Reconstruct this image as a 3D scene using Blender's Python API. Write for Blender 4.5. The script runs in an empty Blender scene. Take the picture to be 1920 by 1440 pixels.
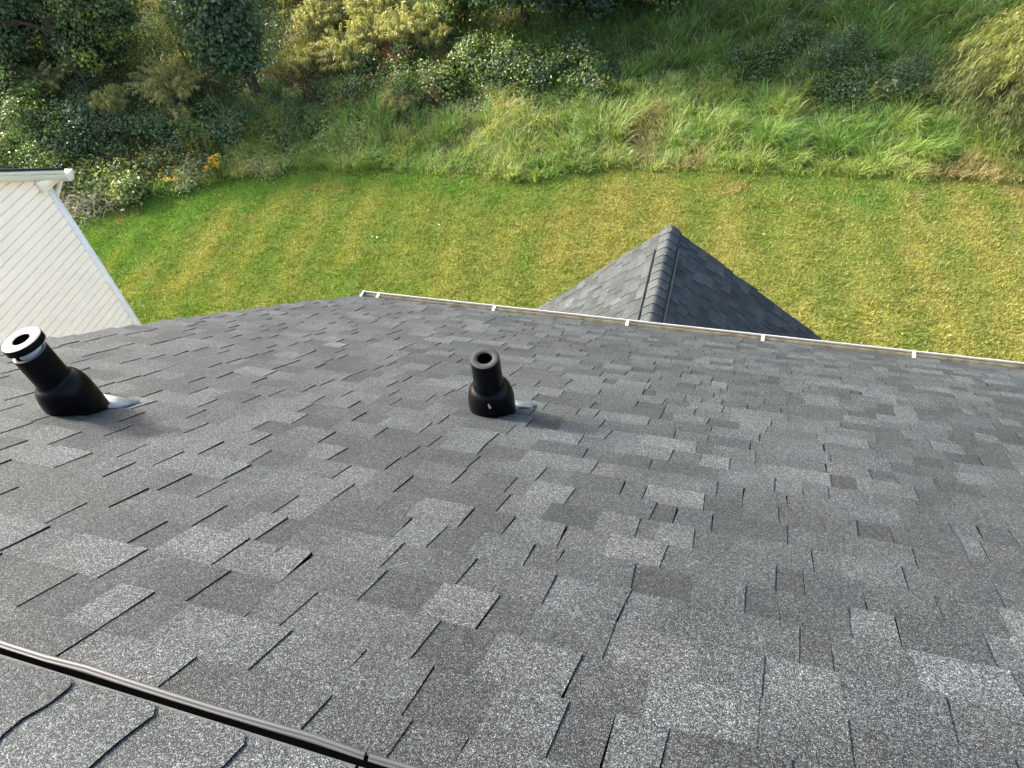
import bpy, bmesh, math, random
import numpy as np
from mathutils import Vector, Matrix

rng = np.random.default_rng(7)
random.seed(7)
scene = bpy.context.scene
COL = scene.collection

# ------------------------------------------------------------------ camera, sky, sun
CAM_Z = 9.7
R_ = Vector((0.94716351, 0.29398438, -0.12827498))
U_ = Vector((-0.13226967, 0.72232519, 0.67878646))
W_ = Vector((-0.29220887, 0.62595488, -0.72304527))
cd = bpy.data.cameras.new('camera')
cam = bpy.data.objects.new('camera', cd)
COL.objects.link(cam)
cam.matrix_world = Matrix(((R_.x, U_.x, -W_.x, 0), (R_.y, U_.y, -W_.y, 0), (R_.z, U_.z, -W_.z, CAM_Z), (0, 0, 0, 1)))
cd.sensor_fit = 'HORIZONTAL'
cd.sensor_width = 36.0
cd.lens = 36.0 * 1442 / 1920
cd.clip_start = 0.05
cd.clip_end = 3000
scene.camera = cam

SUN_AZ, SUN_EL = math.radians(-79), math.radians(30)
world = bpy.data.worlds.new('World')
scene.world = world
world.use_nodes = True
nt = world.node_tree
sky = nt.nodes.new('ShaderNodeTexSky')
sky.sky_type = 'NISHITA'
sky.sun_disc = False
sky.sun_elevation = SUN_EL
sky.sun_rotation = SUN_AZ
sky.dust_density = 4.5
sky.air_density = 1.0
sky.ozone_density = .7
bg = nt.nodes['Background']
bg.inputs['Strength'].default_value = 0.15
nt.links.new(sky.outputs[0], bg.inputs['Color'])

sd_ = bpy.data.lights.new('sun', 'SUN')
sd_.energy = 2.65
sd_.angle = math.radians(7.0)
sd_.color = (1.0, 0.955, 0.88)
sun = bpy.data.objects.new('sun', sd_)
COL.objects.link(sun)
SD = Vector((math.sin(SUN_AZ) * math.cos(SUN_EL), math.cos(SUN_AZ) * math.cos(SUN_EL), math.sin(SUN_EL)))
sun.rotation_euler = SD.to_track_quat('Z', 'Y').to_euler()
sun.location = (-20, 10, 30)

scene.view_settings.view_transform = 'Standard'
scene.view_settings.look = 'None'
scene.view_settings.exposure = 2.1
scene.view_settings.gamma = 1.0
scene.view_settings.use_curve_mapping = False
scene.cycles.max_bounces = 6
scene.cycles.transparent_max_bounces = 4

# ------------------------------------------------------------------ helpers
def tag(o, label=None, cat=None, group=None, kind=None):
    if label: o['label'] = label
    if cat: o['category'] = cat
    if group: o['group'] = group
    if kind: o['kind'] = kind
    return o

def empty(name, loc, label=None, cat=None, group=None):
    o = bpy.data.objects.new(name, None)
    COL.objects.link(o)
    o.location = loc
    o.empty_display_size = 0.2
    tag(o, label, cat, group)
    return o

class Geo:
    """collects triangles with one colour per vertex and builds ONE mesh object"""
    def __init__(self):
        self.v = []; self.f = []; self.c = []; self.m = []; self.n = 0
    def add(self, v, f, c=(1, 1, 1), mat=0):
        v = np.asarray(v, np.float32).reshape(-1, 3)
        f = np.asarray(f, np.int32).reshape(-1, 3)
        c = np.asarray(c, np.float32)
        if c.ndim == 1: c = np.tile(c, (len(v), 1))
        self.v.append(v); self.f.append(f + self.n); self.c.append(c[:, :3])
        self.m.append(np.full(len(f), mat, np.int32)); self.n += len(v)
    def quad(self, a, b, c, d, col=(1, 1, 1), mat=0):
        self.add([a, b, c, d], [[0, 1, 2], [0, 2, 3]], col, mat)
    def box(self, p0, p1, col=(1, 1, 1), mat=0, basis=None, origin=None):
        x0, y0, z0 = p0; x1, y1, z1 = p1
        P = np.array([[x0, y0, z0], [x1, y0, z0], [x1, y1, z0], [x0, y1, z0], [x0, y0, z1], [x1, y0, z1], [x1, y1, z1], [x0, y1, z1]], float)
        if basis is not None: P = P @ np.array(basis) + np.array(origin)
        F = [[0, 3, 2], [0, 2, 1], [4, 5, 6], [4, 6, 7], [0, 1, 5], [0, 5, 4], [1, 2, 6], [1, 6, 5], [2, 3, 7], [2, 7, 6], [3, 0, 4], [3, 4, 7]]
        self.add(P, F, col, mat)
    def tube(self, pts, rad, seg=6, col=(1, 1, 1), mat=0):
        pts = np.asarray(pts, float); n = len(pts)
        rad = np.broadcast_to(np.asarray(rad, float), (n,))
        T = np.gradient(pts, axis=0); T /= np.linalg.norm(T, axis=1)[:, None] + 1e-9
        ref = np.array([0.3, 0.2, 1.0]) if abs(T[0][2]) < .9 else np.array([1.0, .1, 0])
        A = np.cross(T, ref); A /= np.linalg.norm(A, axis=1)[:, None] + 1e-9
        B = np.cross(T, A)
        th = np.linspace(0, 2 * np.pi, seg, endpoint=False)
        V = pts[:, None] + rad[:, None, None] * (np.cos(th)[None, :, None] * A[:, None] + np.sin(th)[None, :, None] * B[:, None])
        F = []
        for i in range(n - 1):
            for j in range(seg):
                a = i * seg + j; b = i * seg + (j + 1) % seg
                F += [[a, b, b + seg], [a, b + seg, a + seg]]
        self.add(V.reshape(-1, 3), F, col, mat)
    def build(self, name, mats, parent=None, smooth=False, loc=None):
        V = np.concatenate(self.v); F = np.concatenate(self.f); Cc = np.concatenate(self.c); M = np.concatenate(self.m)
        if parent is not None:
            V = V - np.array(world_loc(parent), np.float32)
        me = bpy.data.meshes.new(name)
        me.vertices.add(len(V)); me.vertices.foreach_set('co', V.astype(np.float32).ravel())
        me.loops.add(3 * len(F)); me.loops.foreach_set('vertex_index', F.astype(np.int32).ravel())
        me.polygons.add(len(F)); me.polygons.foreach_set('loop_start', np.arange(0, 3 * len(F), 3, dtype=np.int32))
        me.polygons.foreach_set('loop_total', np.full(len(F), 3, np.int32))
        me.polygons.foreach_set('material_index', M)
        if smooth: me.polygons.foreach_set('use_smooth', np.ones(len(F), bool))
        at = me.color_attributes.new('Col', 'FLOAT_COLOR', 'POINT')
        at.data.foreach_set('color', np.concatenate([Cc, np.ones((len(Cc), 1), np.float32)], 1).astype(np.float32).ravel())
        me.update(calc_edges=True)
        for m in (mats if isinstance(mats, (list, tuple)) else [mats]): me.materials.append(m)
        o = bpy.data.objects.new(name, me)
        COL.objects.link(o)
        if parent is not None: o.parent = parent
        return o

def world_loc(o):
    l = Vector(o.location)
    while o.parent is not None:
        o = o.parent; l = l + Vector(o.location)
    return l

def lathe(prof, axis_o, axis_d, seg=40, col=(1, 1, 1), g=None, mat=0):
    """prof: list of (r, h) along the axis"""
    g = g or Geo()
    d = np.array(axis_d, float); d /= np.linalg.norm(d)
    a = np.cross(d, [0, 1, 0]); a /= np.linalg.norm(a); b = np.cross(d, a)
    th = np.linspace(0, 2 * np.pi, seg, endpoint=False)
    V = []
    for r, h in prof:
        V.append(np.array(axis_o) + d * h + r * (np.cos(th)[:, None] * a + np.sin(th)[:, None] * b))
    V = np.concatenate(V); F = []
    for i in range(len(prof) - 1):
        for j in range(seg):
            p = i * seg + j; q = i * seg + (j + 1) % seg
            F += [[p, p + seg, q + seg], [p, q + seg, q]]
    g.add(V, F, col, mat)
    return g

# value noise (numpy) for natural colour variation of plants and lawn
_perm = rng.random((256, 256)).astype(np.float32)
def vnoise(x, y, s):
    x = np.asarray(x, float) / s + 1000.37; y = np.asarray(y, float) / s + 1000.71
    xi = np.floor(x).astype(int); yi = np.floor(y).astype(int); fx = x - xi; fy = y - yi
    fx = fx * fx * (3 - 2 * fx); fy = fy * fy * (3 - 2 * fy)
    g = lambda i, j: _perm[(xi + i) % 256, (yi + j) % 256]
    return (g(0, 0) * (1 - fx) + g(1, 0) * fx) * (1 - fy) + (g(0, 1) * (1 - fx) + g(1, 1) * fx) * fy

# ------------------------------------------------------------------ materials
def newmat(name):
    m = bpy.data.materials.new(name); m.use_nodes = True
    return m, m.node_tree.nodes, m.node_tree.links, m.node_tree.nodes['Principled BSDF']

def plain(name, col, rough=.5, spec=.5, noise=0.0, nscale=20, metallic=0.0, bump=0.0, bscale=200):
    m, N, L, P = newmat(name)
    P.inputs['Roughness'].default_value = rough
    P.inputs['Specular IOR Level'].default_value = spec
    P.inputs['Metallic'].default_value = metallic
    P.inputs['Base Color'].default_value = (*col, 1)
    tc = N.new('ShaderNodeTexCoord')
    if noise > 0:
        t = N.new('ShaderNodeTexNoise'); t.inputs['Scale'].default_value = nscale; t.inputs['Detail'].default_value = 6
        L.new(tc.outputs['Object'], t.inputs['Vector'])
        r = N.new('ShaderNodeMapRange'); r.inputs[1].default_value = .3; r.inputs[2].default_value = .7
        r.inputs[3].default_value = 1 - noise; r.inputs[4].default_value = 1 + noise * .4
        L.new(t.outputs['Fac'], r.inputs[0])
        mx = N.new('ShaderNodeVectorMath'); mx.operation = 'SCALE'; mx.inputs[0].default_value = col
        L.new(r.outputs[0], mx.inputs['Scale']); L.new(mx.outputs[0], P.inputs['Base Color'])
    if bump > 0:
        t2 = N.new('ShaderNodeTexNoise'); t2.inputs['Scale'].default_value = bscale; t2.inputs['Detail'].default_value = 4
        L.new(tc.outputs['Object'], t2.inputs['Vector'])
        b = N.new('ShaderNodeBump'); b.inputs['Strength'].default_value = bump; b.inputs['Distance'].default_value = .002
        L.new(t2.outputs['Fac'], b.inputs['Height']); L.new(b.outputs[0], P.inputs['Normal'])
    return m

def granule_mat(name, s_fine=540, contrast=1.0):
    m, N, L, P = newmat(name)
    at = N.new('ShaderNodeAttribute'); at.attribute_name = 'Col'
    tc = N.new('ShaderNodeTexCoord')
    v1 = N.new('ShaderNodeTexVoronoi'); v1.inputs['Scale'].default_value = s_fine
    v2 = N.new('ShaderNodeTexVoronoi'); v2.inputs['Scale'].default_value = s_fine * .42
    for v in (v1, v2): L.new(tc.outputs['Object'], v.inputs['Vector'])
    def chan(v, stops):
        s = N.new('ShaderNodeSeparateColor'); L.new(v.outputs['Color'], s.inputs[0])
        r = N.new('ShaderNodeValToRGB'); L.new(s.outputs[0], r.inputs[0])
        e = r.color_ramp.elements
        while len(e) < len(stops): e.new(.5)
        for k, (p, val) in enumerate(stops):
            e[k].position = p; e[k].color = (val, val, val, 1)
        return r
    # values are scaled by 4 afterwards (ramps clamp at 1 in the swatch but not in the float)
    a = chan(v1, [(0, .045), (.40, .13), (.72, .32), (.90, .66), (1, .85)])
    b = chan(v2, [(0, .48), (.6, .66), (.88, 1.0), (1, 1.0)])
    k = N.new('ShaderNodeMath'); k.operation = 'MULTIPLY'; L.new(a.outputs[0], k.inputs[0]); L.new(b.outputs[0], k.inputs[1])
    k2 = N.new('ShaderNodeMath'); k2.operation = 'MULTIPLY'; k2.inputs[1].default_value = 5.2; L.new(k.outputs[0], k2.inputs[0])
    # broad weathering
    n = N.new('ShaderNodeTexNoise'); n.inputs['Scale'].default_value = 3.0; n.inputs['Detail'].default_value = 5
    L.new(tc.outputs['Object'], n.inputs['Vector'])
    nr = N.new('ShaderNodeMapRange'); nr.inputs[1].default_value = .3; nr.inputs[2].default_value = .7; nr.inputs[3].default_value = .84; nr.inputs[4].default_value = 1.16
    L.new(n.outputs['Fac'], nr.inputs[0])
    k3 = N.new('ShaderNodeMath'); k3.operation = 'MULTIPLY'; L.new(k2.outputs[0], k3.inputs[0]); L.new(nr.outputs[0], k3.inputs[1])
    mx = N.new('ShaderNodeVectorMath'); mx.operation = 'SCALE'
    L.new(at.outputs['Color'], mx.inputs[0]); L.new(k3.outputs[0], mx.inputs['Scale'])
    L.new(mx.outputs[0], P.inputs['Base Color'])
    P.inputs['Roughness'].default_value = .75
    P.inputs['Specular IOR Level'].default_value = .22
    bp = N.new('ShaderNodeBump'); bp.inputs['Strength'].default_value = .55; bp.inputs['Distance'].default_value = .0016
    L.new(v1.outputs['Distance'], bp.inputs['Height']); bp.invert = True
    L.new(bp.outputs[0], P.inputs['Normal'])
    return m

def leaf_mat(name, trans=.35, rough=.45, spec=.4, tint=(1.25, 1.2, .55)):
    m, N, L, P = newmat(name)
    at = N.new('ShaderNodeAttribute'); at.attribute_name = 'Col'
    L.new(at.outputs['Color'], P.inputs['Base Color'])
    P.inputs['Roughness'].default_value = rough; P.inputs['Specular IOR Level'].default_value = spec
    tr = N.new('ShaderNodeBsdfTranslucent')
    mx = N.new('ShaderNodeVectorMath'); mx.operation = 'MULTIPLY'; mx.inputs[1].default_value = tint
    L.new(at.outputs['Color'], mx.inputs[0]); L.new(mx.outputs[0], tr.inputs['Color'])
    ms = N.new('ShaderNodeMixShader'); ms.inputs[0].default_value = trans
    L.new(P.outputs[0], ms.inputs[1]); L.new(tr.outputs[0], ms.inputs[2])
    L.new(ms.outputs[0], N['Material Output'].inputs[0])
    return m

M_shingle = granule_mat('shingle_granules')
M_edge = plain('asphalt_cut_edge', (.010, .010, .011), .85, .2)
M_cap = granule_mat('cap_granules', 560)
M_vent_plastic = plain('black_vent_plastic', (.034, .036, .038), .46, .5, noise=.2, nscale=12, bump=.05, bscale=10)
M_flange = plain('grey_flange', (.06, .065, .063), .5, .4, noise=.4, nscale=60)
M_underlay = plain('brown_paper', (.09, .065, .055), .9, .1)
M_rubber = plain('black_rubber', (.0024, .0027, .0034), .32, .11, noise=.2, nscale=15, bump=.06, bscale=300)
M_dusty = plain('dusty_rubber_top', (.030, .030, .031), .8, .25, noise=.12, nscale=90)
M_dust_glare = plain('dusty_glare_top', (.17, .165, .15), .6, .4, noise=.3, nscale=60)  # dusty grey, made paler to carry the sun's glare on the top
M_pvc = plain('white_pvc', (.55, .54, .53), .4, .5)
M_slot_shade = plain('slot_shade_black', (.001, .001, .001), .95, .0)  # black painted for the shade inside the ridge vent slot
M_alu = plain('aluminium_flashing', (.31, .305, .29), .55, .3, noise=.4, nscale=40)
M_white = plain('white_aluminium', (.76, .735, .68), .45, .25, noise=.06, nscale=8)
M_fascia = plain('white_fascia', (.93, .90, .84), .45, .3, noise=.04, nscale=6)
M_gutter = plain('weathered_white_gutter', (.55, .545, .52), .5, .25, noise=.15, nscale=9)
M_gutin = plain('stained_gutter_floor', (.25, .225, .145), .6, .3, noise=.5, nscale=14)
M_siding = plain('cream_siding', (.93, .835, .715), .5, .35, noise=.05, nscale=2.0)
M_house = plain('beige_siding', (.55, .50, .42), .6, .3, noise=.08, nscale=3)
M_leaf = leaf_mat('leaf', .44, .38, .42)
M_grass = leaf_mat('grass_blade', .38, .5, .3, (1.2, 1.15, .5))
M_bark = plain('bark', (.055, .045, .036), .9, .2, noise=.5, nscale=25, bump=.6, bscale=40)
M_twig = plain('dry_twig', (.30, .26, .22), .85, .2, noise=.4, nscale=30)

# ------------------------------------------------------------------ terrain
EX = [-60, -40, -25, -20, -16, -15.1, -13.2, -11.6, -9.6, -7.6, -5.8, -4.8, -3.8, -1.8, 1.5, 4.7, 10, 40, 60]
EY = [-18, -6, 3.5, 8, 11.4, 12.6, 13.8, 14.5, 14.6, 14.7, 14.45, 14.7, 15.2, 15.3, 15.4, 15.4, 15.2, 14, 13]
GD = [-500, 0, .5, 3, 6, 12, 20, 26, 60, 500]
GZ = [0, 0, .05, .6, 1.9, 4.6, 8.2, 10, 10.6, 12]
def edge_dist(x, y):
    x = np.asarray(x, float); y = np.asarray(y, float)
    return (y - np.interp(x, EX, EY)) * np.interp(x, [-14, -9], [.8, .96])
def ground_z(x, y):
    d = edge_dist(x, y)
    return np.interp(d, GD, GZ) + np.clip(d / 2, 0, 1) * (.12 * np.sin(x * 1.3 + .7 * y) * np.sin(y * 1.1 - .5 * x) + .07 * np.sin(2.9 * x) * np.cos(2.3 * y + 1))

def ss(a, b, x):
    t = np.clip((x - a) / (b - a), 0, 1); return t * t * (3 - 2 * t)

def lawn_colour(x, y):
    """albedo of the mown grass: green on the left, dry yellow patches, mower stripes"""
    n1 = vnoise(x, y, 2.3); n2 = vnoise(x + 50, y, .8); n3 = vnoise(x, y + 30, .28)
    dry = .14 + .68 * ss(-13.5, -5.0, x) + .75 * (n1 - .5) + .40 * (n2 - .5) + .45 * (n3 - .5)
    stripe = np.sin((x * .985 + y * .17 + .25 * (n1 - .5)) * 2 * np.pi / 1.15)
    dry = dry + .15 * stripe * (.4 + 1.2 * n1)
    dry = dry - .35 * np.exp(-((y - np.interp(x, EX, EY)) / .9) ** 2)
    dry = np.clip(dry, 0, 1)[:, None]
    g = np.array([.094, .190, .022]); ye = np.array([.232, .230, .052])
    c = g * (1 - dry) + ye * dry
    bare = ss(.86, .97, vnoise(x * 1.0 + 7, y + 90, 1.1) * .75 + .35 * n3)[:, None]
    c = c * (1.06 + .07 * stripe)[:, None]
    return c * (1 - bare * .6) + np.array([.26, .20, .085]) * bare * .6

# one ground sheet out to the horizon (fine where the camera looks)
def build_ground():
    xs = np.unique(np.concatenate([np.linspace(-1500, -60, 16), np.linspace(-60, -28, 14), np.arange(-28, 9, .3), np.linspace(9, 60, 20), np.linspace(60, 1500, 16)]))
    ys = np.unique(np.concatenate([np.linspace(-1500, -30, 14), np.linspace(-30, 5, 18), np.arange(5, 32, .3), np.linspace(32, 80, 18), np.linspace(80, 1500, 16)]))
    X, Y = np.meshgrid(xs, ys); x = X.ravel(); y = Y.ravel()
    z = ground_z(x, y)
    d = edge_dist(x, y)
    c = lawn_colour(x, y) * .62
    soil = np.array([.075, .085, .035]) * (.7 + .6 * vnoise(x, y, 1.3))[:, None]
    k = ss(.0, .4, d)[:, None]
    c = c * (1 - k) + soil * k
    meadow = np.array([.30, .24, .10]) * (.8 + .4 * vnoise(x, y, .7))[:, None]
    mk = (ss(6.8, 7.6, d) * ss(-13.5, -15.5, x))[:, None]
    c = c * (1 - mk) + meadow * mk
    nx, ny = len(xs), len(ys)
    i, j = np.meshgrid(np.arange(nx - 1), np.arange(ny - 1))
    a = (j * nx + i).ravel()
    F = np.concatenate([np.stack([a, a + 1, a + nx + 1], 1), np.stack([a, a + nx + 1, a + nx], 1)])
    g = Geo(); g.add(np.stack([x, y, z], 1), F, c)
    m, N, L, P = newmat('ground_turf')
    at = N.new('ShaderNodeAttribute'); at.attribute_name = 'Col'
    tc = N.new('ShaderNodeTexCoord'); n = N.new('ShaderNodeTexNoise'); n.inputs['Scale'].default_value = 18; n.inputs['Detail'].default_value = 8
    L.new(tc.outputs['Object'], n.inputs['Vector'])
    r = N.new('ShaderNodeMapRange'); r.inputs[1].default_value = .3; r.inputs[2].default_value = .7; r.inputs[3].default_value = .6; r.inputs[4].default_value = 1.3
    L.new(n.outputs['Fac'], r.inputs[0])
    s = N.new('ShaderNodeVectorMath'); s.operation = 'SCALE'; L.new(at.outputs['Color'], s.inputs[0]); L.new(r.outputs[0], s.inputs['Scale'])
    L.new(s.outputs[0], P.inputs['Base Color']); P.inputs['Roughness'].default_value = .95; P.inputs['Specular IOR Level'].default_value = .1
    o = g.build('ground', m, smooth=True)
    tag(o, 'mown lawn rising into an overgrown grassy bank', 'ground', kind='structure')
build_ground()

# ------------------------------------------------------------------ main roof
T_ = math.radians(35.0); H_ = 0.89
SDIR = np.array([0, math.cos(T_), -math.sin(T_)]); NRM = np.array([0, math.sin(T_), math.cos(T_)])
ORG = np.array([0, 0, CAM_Z]) - NRM * H_
def RP(X, S, up=0.0):
    return ORG + np.array([X, 0, 0]) + SDIR * S + NRM * up
S_RIDGE, S_EAVE = .72, 5.82
RIDGE = RP(0, S_RIDGE)
def rake_x(S): return float(np.interp(S, [0, 2.8, 3.2, 3.65, 4.3, 5.16, 6.0], [-3.60, -3.62, -3.593, -3.565, -3.509, -3.407, -3.25]))
X_RIGHT = 6.4

house = empty('house', (1.5, 4.3, 0), 'house under charcoal asphalt shingles whose gabled lower wing reaches into the lawn', 'house')

LIGHT = np.array([.0580, .0655, .0670]); MID = np.array([.0408, .0468, .0482]); DARK = np.array([.0280, .0325, .0340])
def shade_pick(r, k=1.0):
    t = r.random()
    if t < .26: c = DARK + (MID - DARK) * r.random() * .5
    elif t < .72: c = MID * r.uniform(.88, 1.14)
    else: c = MID + (LIGHT - MID) * r.uniform(.35, 1.1)
    w = r.normal(0, .010)
    c = c * np.array([1 + w, 1, 1 - w]) * k
    return c

def shingled(g, P, courses, xlo, xhi, r, tone=1.0, tabw=(.080, .205), gapw=(.055, .165), th=.0024, both_dark=True):
    """P(X,S,up) -> point; courses: list of S boundaries; real laminated courses: base strips and raised tabs"""
    lift = .006
    for i in range(len(courses) - 1):
        s0, s1 = courses[i], courses[i + 1]
        sm = .5 * (s0 + s1)
        a, b = xlo(sm), xhi(sm)
        x = a + (r.uniform(-.02, .012)); first = True
        tab = r.random() < .5
        segs = []
        while x < b:
            w = r.uniform(*tabw) if tab else r.uniform(*gapw)
            if r.random() < .08: w *= 1.5
            if r.random() < .025: w *= .4
            segs.append((x, min(x + w, b), tab)); x += w
            tab = (not tab) if r.random() > .10 else tab
        cprev = MID * tone
        for (x0, x1, tb) in segs:
            # printed blend: every piece has its own tone, darker at its top line
            c = shade_pick(r, tone)
            if not tb: c = c * .86
            jb = r.normal(0, .0025, 4)
            top_dark = r.uniform(.80, 1.02)
            cm = c; ct = c * top_dark; cb = c * r.uniform(.94, 1.12)
            u0, u1 = 0.0, lift
            if not tb:
                xa, xb = x0, x1
                v = [P(xa, s0 - .01, u0), P(xb, s0 - .01, u0), P(xb, s0 + (s1 - s0) * .35, u0 + (u1 - u0) * .35), P(xa, s0 + (s1 - s0) * .35, u0 + (u1 - u0) * .35), P(xb, s1, u1), P(xa, s1, u1)]
                g.add(v, [[0, 2, 1], [0, 3, 2], [3, 4, 2], [3, 5, 4]], [ct, ct, cm, cm, cb, cb])
                g.quad(P(xa, s1, u1), P(xa, s1, 0.0), P(xb, s1, 0.0), P(xb, s1, u1), (.01, .01, .01), 1)
            else:
                skew = r.normal(0, .003)
                xa0, xb0 = x0 + jb[0], x1 + jb[1]
                xa1, xb1 = x0 + jb[2] - skew, x1 + jb[3] + skew
                t = th * r.uniform(.75, 1.25); lf = r.uniform(0, .0015)
                ds = r.normal(0, .002)
                f = .35
                xam, xbm = xa0 + (xa1 - xa0) * f, xb0 + (xb1 - xb0) * f
                sM = s0 + (s1 - s0) * f; uM = u0 + (u1 - u0) * f + t
                # tops
                tp = [P(xa0, s0 - .01, u0 + t * .85), P(xb0, s0 - .01, u0 + t * .85), P(xbm, sM, uM), P(xam, sM, uM), P(xb1, s1 + ds, u1 + t + lf), P(xa1, s1 + ds, u1 + t + lf)]
                g.add(tp, [[0, 2, 1], [0, 3, 2], [3, 4, 2], [3, 5, 4]], [ct, ct, cm, cm, cb, cb])
                bt = [P(xa0, s0 - .01, u0 - .001), P(xb0, s0 - .01, u0 - .001), P(xbm, sM, uM - t), P(xam, sM, uM - t), P(xb1, s1 + ds, u1 - .001), P(xa1, s1 + ds, u1 - .001)]
                kL = np.array([.030, .030, .031]) if both_dark else c * .5
                # right side
                g.add([tp[1], tp[2], tp[4], bt[1], bt[2], bt[4]], [[0, 1, 4], [0, 4, 3], [1, 2, 5], [1, 5, 4]], (.01, .01, .01), 1)
                # left side: granules spill over it
                g.add([tp[0], tp[3], tp[5], bt[0], bt[3], bt[5]], [[0, 4, 1], [0, 3, 4], [1, 5, 2], [1, 4, 5]], c * .55, 0)
                # butt
                b0 = P(xb1, s1 + ds, 0.0); a0 = P(xa1, s1 + ds, 0.0)
                g.add([tp[5], tp[4], b0, a0], [[0, 2, 1], [0, 3, 2]], (.01, .01, .01), 1)

def main_courses():
    out = [S_RIDGE + .02]; s = out[0]
    k = H_
    while s < S_EAVE - .02:
        c = (.175 - (s / k - 1.4) * .0105) * k
        s += c; out.append(s)
    out[-1] = S_EAVE
    if out[-1] - out[-2] < .05: out.pop(-2)
    return out
COURSES = main_courses()
g = Geo()
r1 = np.random.default_rng(21)
shingled(g, RP, COURSES, rake_x, lambda s: X_RIGHT, r1)
# decking under the shingles (solid slab)
dx0, dx1 = -3.22, X_RIGHT - .01
for (a, b) in [((dx0, S_RIDGE), (dx1, S_EAVE - .02))]:
    P8 = [RP(a[0], a[1], -.004), RP(b[0], a[1], -.004), RP(b[0], b[1], -.004), RP(a[0], b[1], -.004), RP(a[0], a[1], -.05), RP(b[0], a[1], -.05), RP(b[0], b[1], -.05), RP(a[0], b[1], -.05)]
    g.add(P8, [[0, 2, 1], [0, 3, 2], [4, 5, 6], [4, 6, 7], [0, 1, 5], [0, 5, 4], [2, 3, 7], [2, 7, 6], [1, 2, 6], [1, 6, 5], [3, 0, 4], [3, 4, 7]], (.01, .01, .01), 1)
# slanting rake strip below the overhanging shingle ends
for k in range(12):
    sa, sb = S_RIDGE + (S_EAVE - S_RIDGE) * k / 12, S_RIDGE + (S_EAVE - S_RIDGE) * (k + 1) / 12
    g.quad(RP(rake_x(sa) + .02, sa, -.004), RP(dx0, sa, -.004), RP(dx0, sb, -.004), RP(rake_x(sb) + .02, sb, -.004), (.01, .01, .01), 1)
roof = g.build('roof', [M_shingle, M_edge], house)

# rear slope (behind the photographer)
def RB(X, S, up=0.0):
    p = RP(X, S, up); return np.array([p[0], 2 * RIDGE[1] - p[1], p[2]])
g = Geo(); r2 = np.random.default_rng(5)
g.box((-3.4, S_RIDGE, -.05), (X_RIGHT, S_EAVE, 0), MID, 0, basis=[[1, 0, 0], [0, -SDIR[1], SDIR[2]], [0, -NRM[1], NRM[2]]], origin=[0, 2 * RIDGE[1] - ORG[1], ORG[2]])
tag(g.build('rear_roof', [M_shingle, M_edge], house))

# walls of the house
eave_y, eave_z = RP(0, S_EAVE)[1], RP(0, S_EAVE)[2]
g = Geo()
wy = eave_y - .32; by = 2 * RIDGE[1] - wy
g.box((-3.15, by, -.1), (6.1, wy, eave_z - .06), (1, 1, 1))
for xx in (-3.15, 6.1):
    xs_ = (xx, xx + .12) if xx < 0 else (xx - .12, xx)
    A = [(xs_[0], by, eave_z - .06), (xs_[0], wy, eave_z - .06), (xs_[0], RIDGE[1], RIDGE[2] - .35), (xs_[1], by, eave_z - .06), (xs_[1], wy, eave_z - .06), (xs_[1], RIDGE[1], RIDGE[2] - .35)]
    g.add(A, [[0, 1, 2], [3, 5, 4], [0, 3, 4], [0, 4, 1], [1, 4, 5], [1, 5, 2], [2, 5, 3], [2, 3, 0]])
g.build('wall', M_house, house)
g = Geo()  # white fascia behind the gutter and the soffit
g.box((-3.2, wy, eave_z - .26), (6.3, eave_y - .03, eave_z - .22))
g.box((-3.2, eave_y - .03, eave_z - .24), (6.3, eave_y - .012, eave_z - .055))
g.build('fascia', M_white, house)

# ------------------------------------------------------------------ ridge vent with its cap shingles (near, bottom left)
S_CAP = .905
def ridge_profile(up):
    """points from the far cap edge over the ridge to the rear edge"""
    pts = []
    a = RP(0, S_CAP, up); b = RP(0, S_RIDGE + .075, up)
    top = RP(0, S_RIDGE, up)
    mir = lambda p: np.array([p[0], 2 * RIDGE[1] - p[1], p[2]])
    pts.append(a)
    pts.append(RP(0, S_CAP - .010, up)); pts.append(RP(0, S_CAP - .024, up)); pts.append(RP(0, S_CAP - .07, up + .001))
    pts.append(b)
    for t in (.25, .5, .75):
        c = mir(b); ctrl = top + np.array([0, 0, .0])
        q = (1 - t) ** 2 * b + 2 * t * (1 - t) * ctrl + t * t * c
        pts.append(q)
    pts += [mir(b), mir(RP(0, S_CAP - .07, up + .001)), mir(RP(0, S_CAP - .024, up)), mir(RP(0, S_CAP - .010, up)), mir(a)]
    return pts
rc = Geo()
r3 = np.random.default_rng(3)
cap_edges = [-1.385, -1.212, -1.036, -.860, -.682, -.50]
x = cap_edges[-1]
while x < X_RIGHT: x += .165 + r3.uniform(-.006, .006); cap_edges.append(x)
x = cap_edges[0]
while x > -3.55: x -= .165 + r3.uniform(-.006, .006); cap_edges.insert(0, x)
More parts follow.
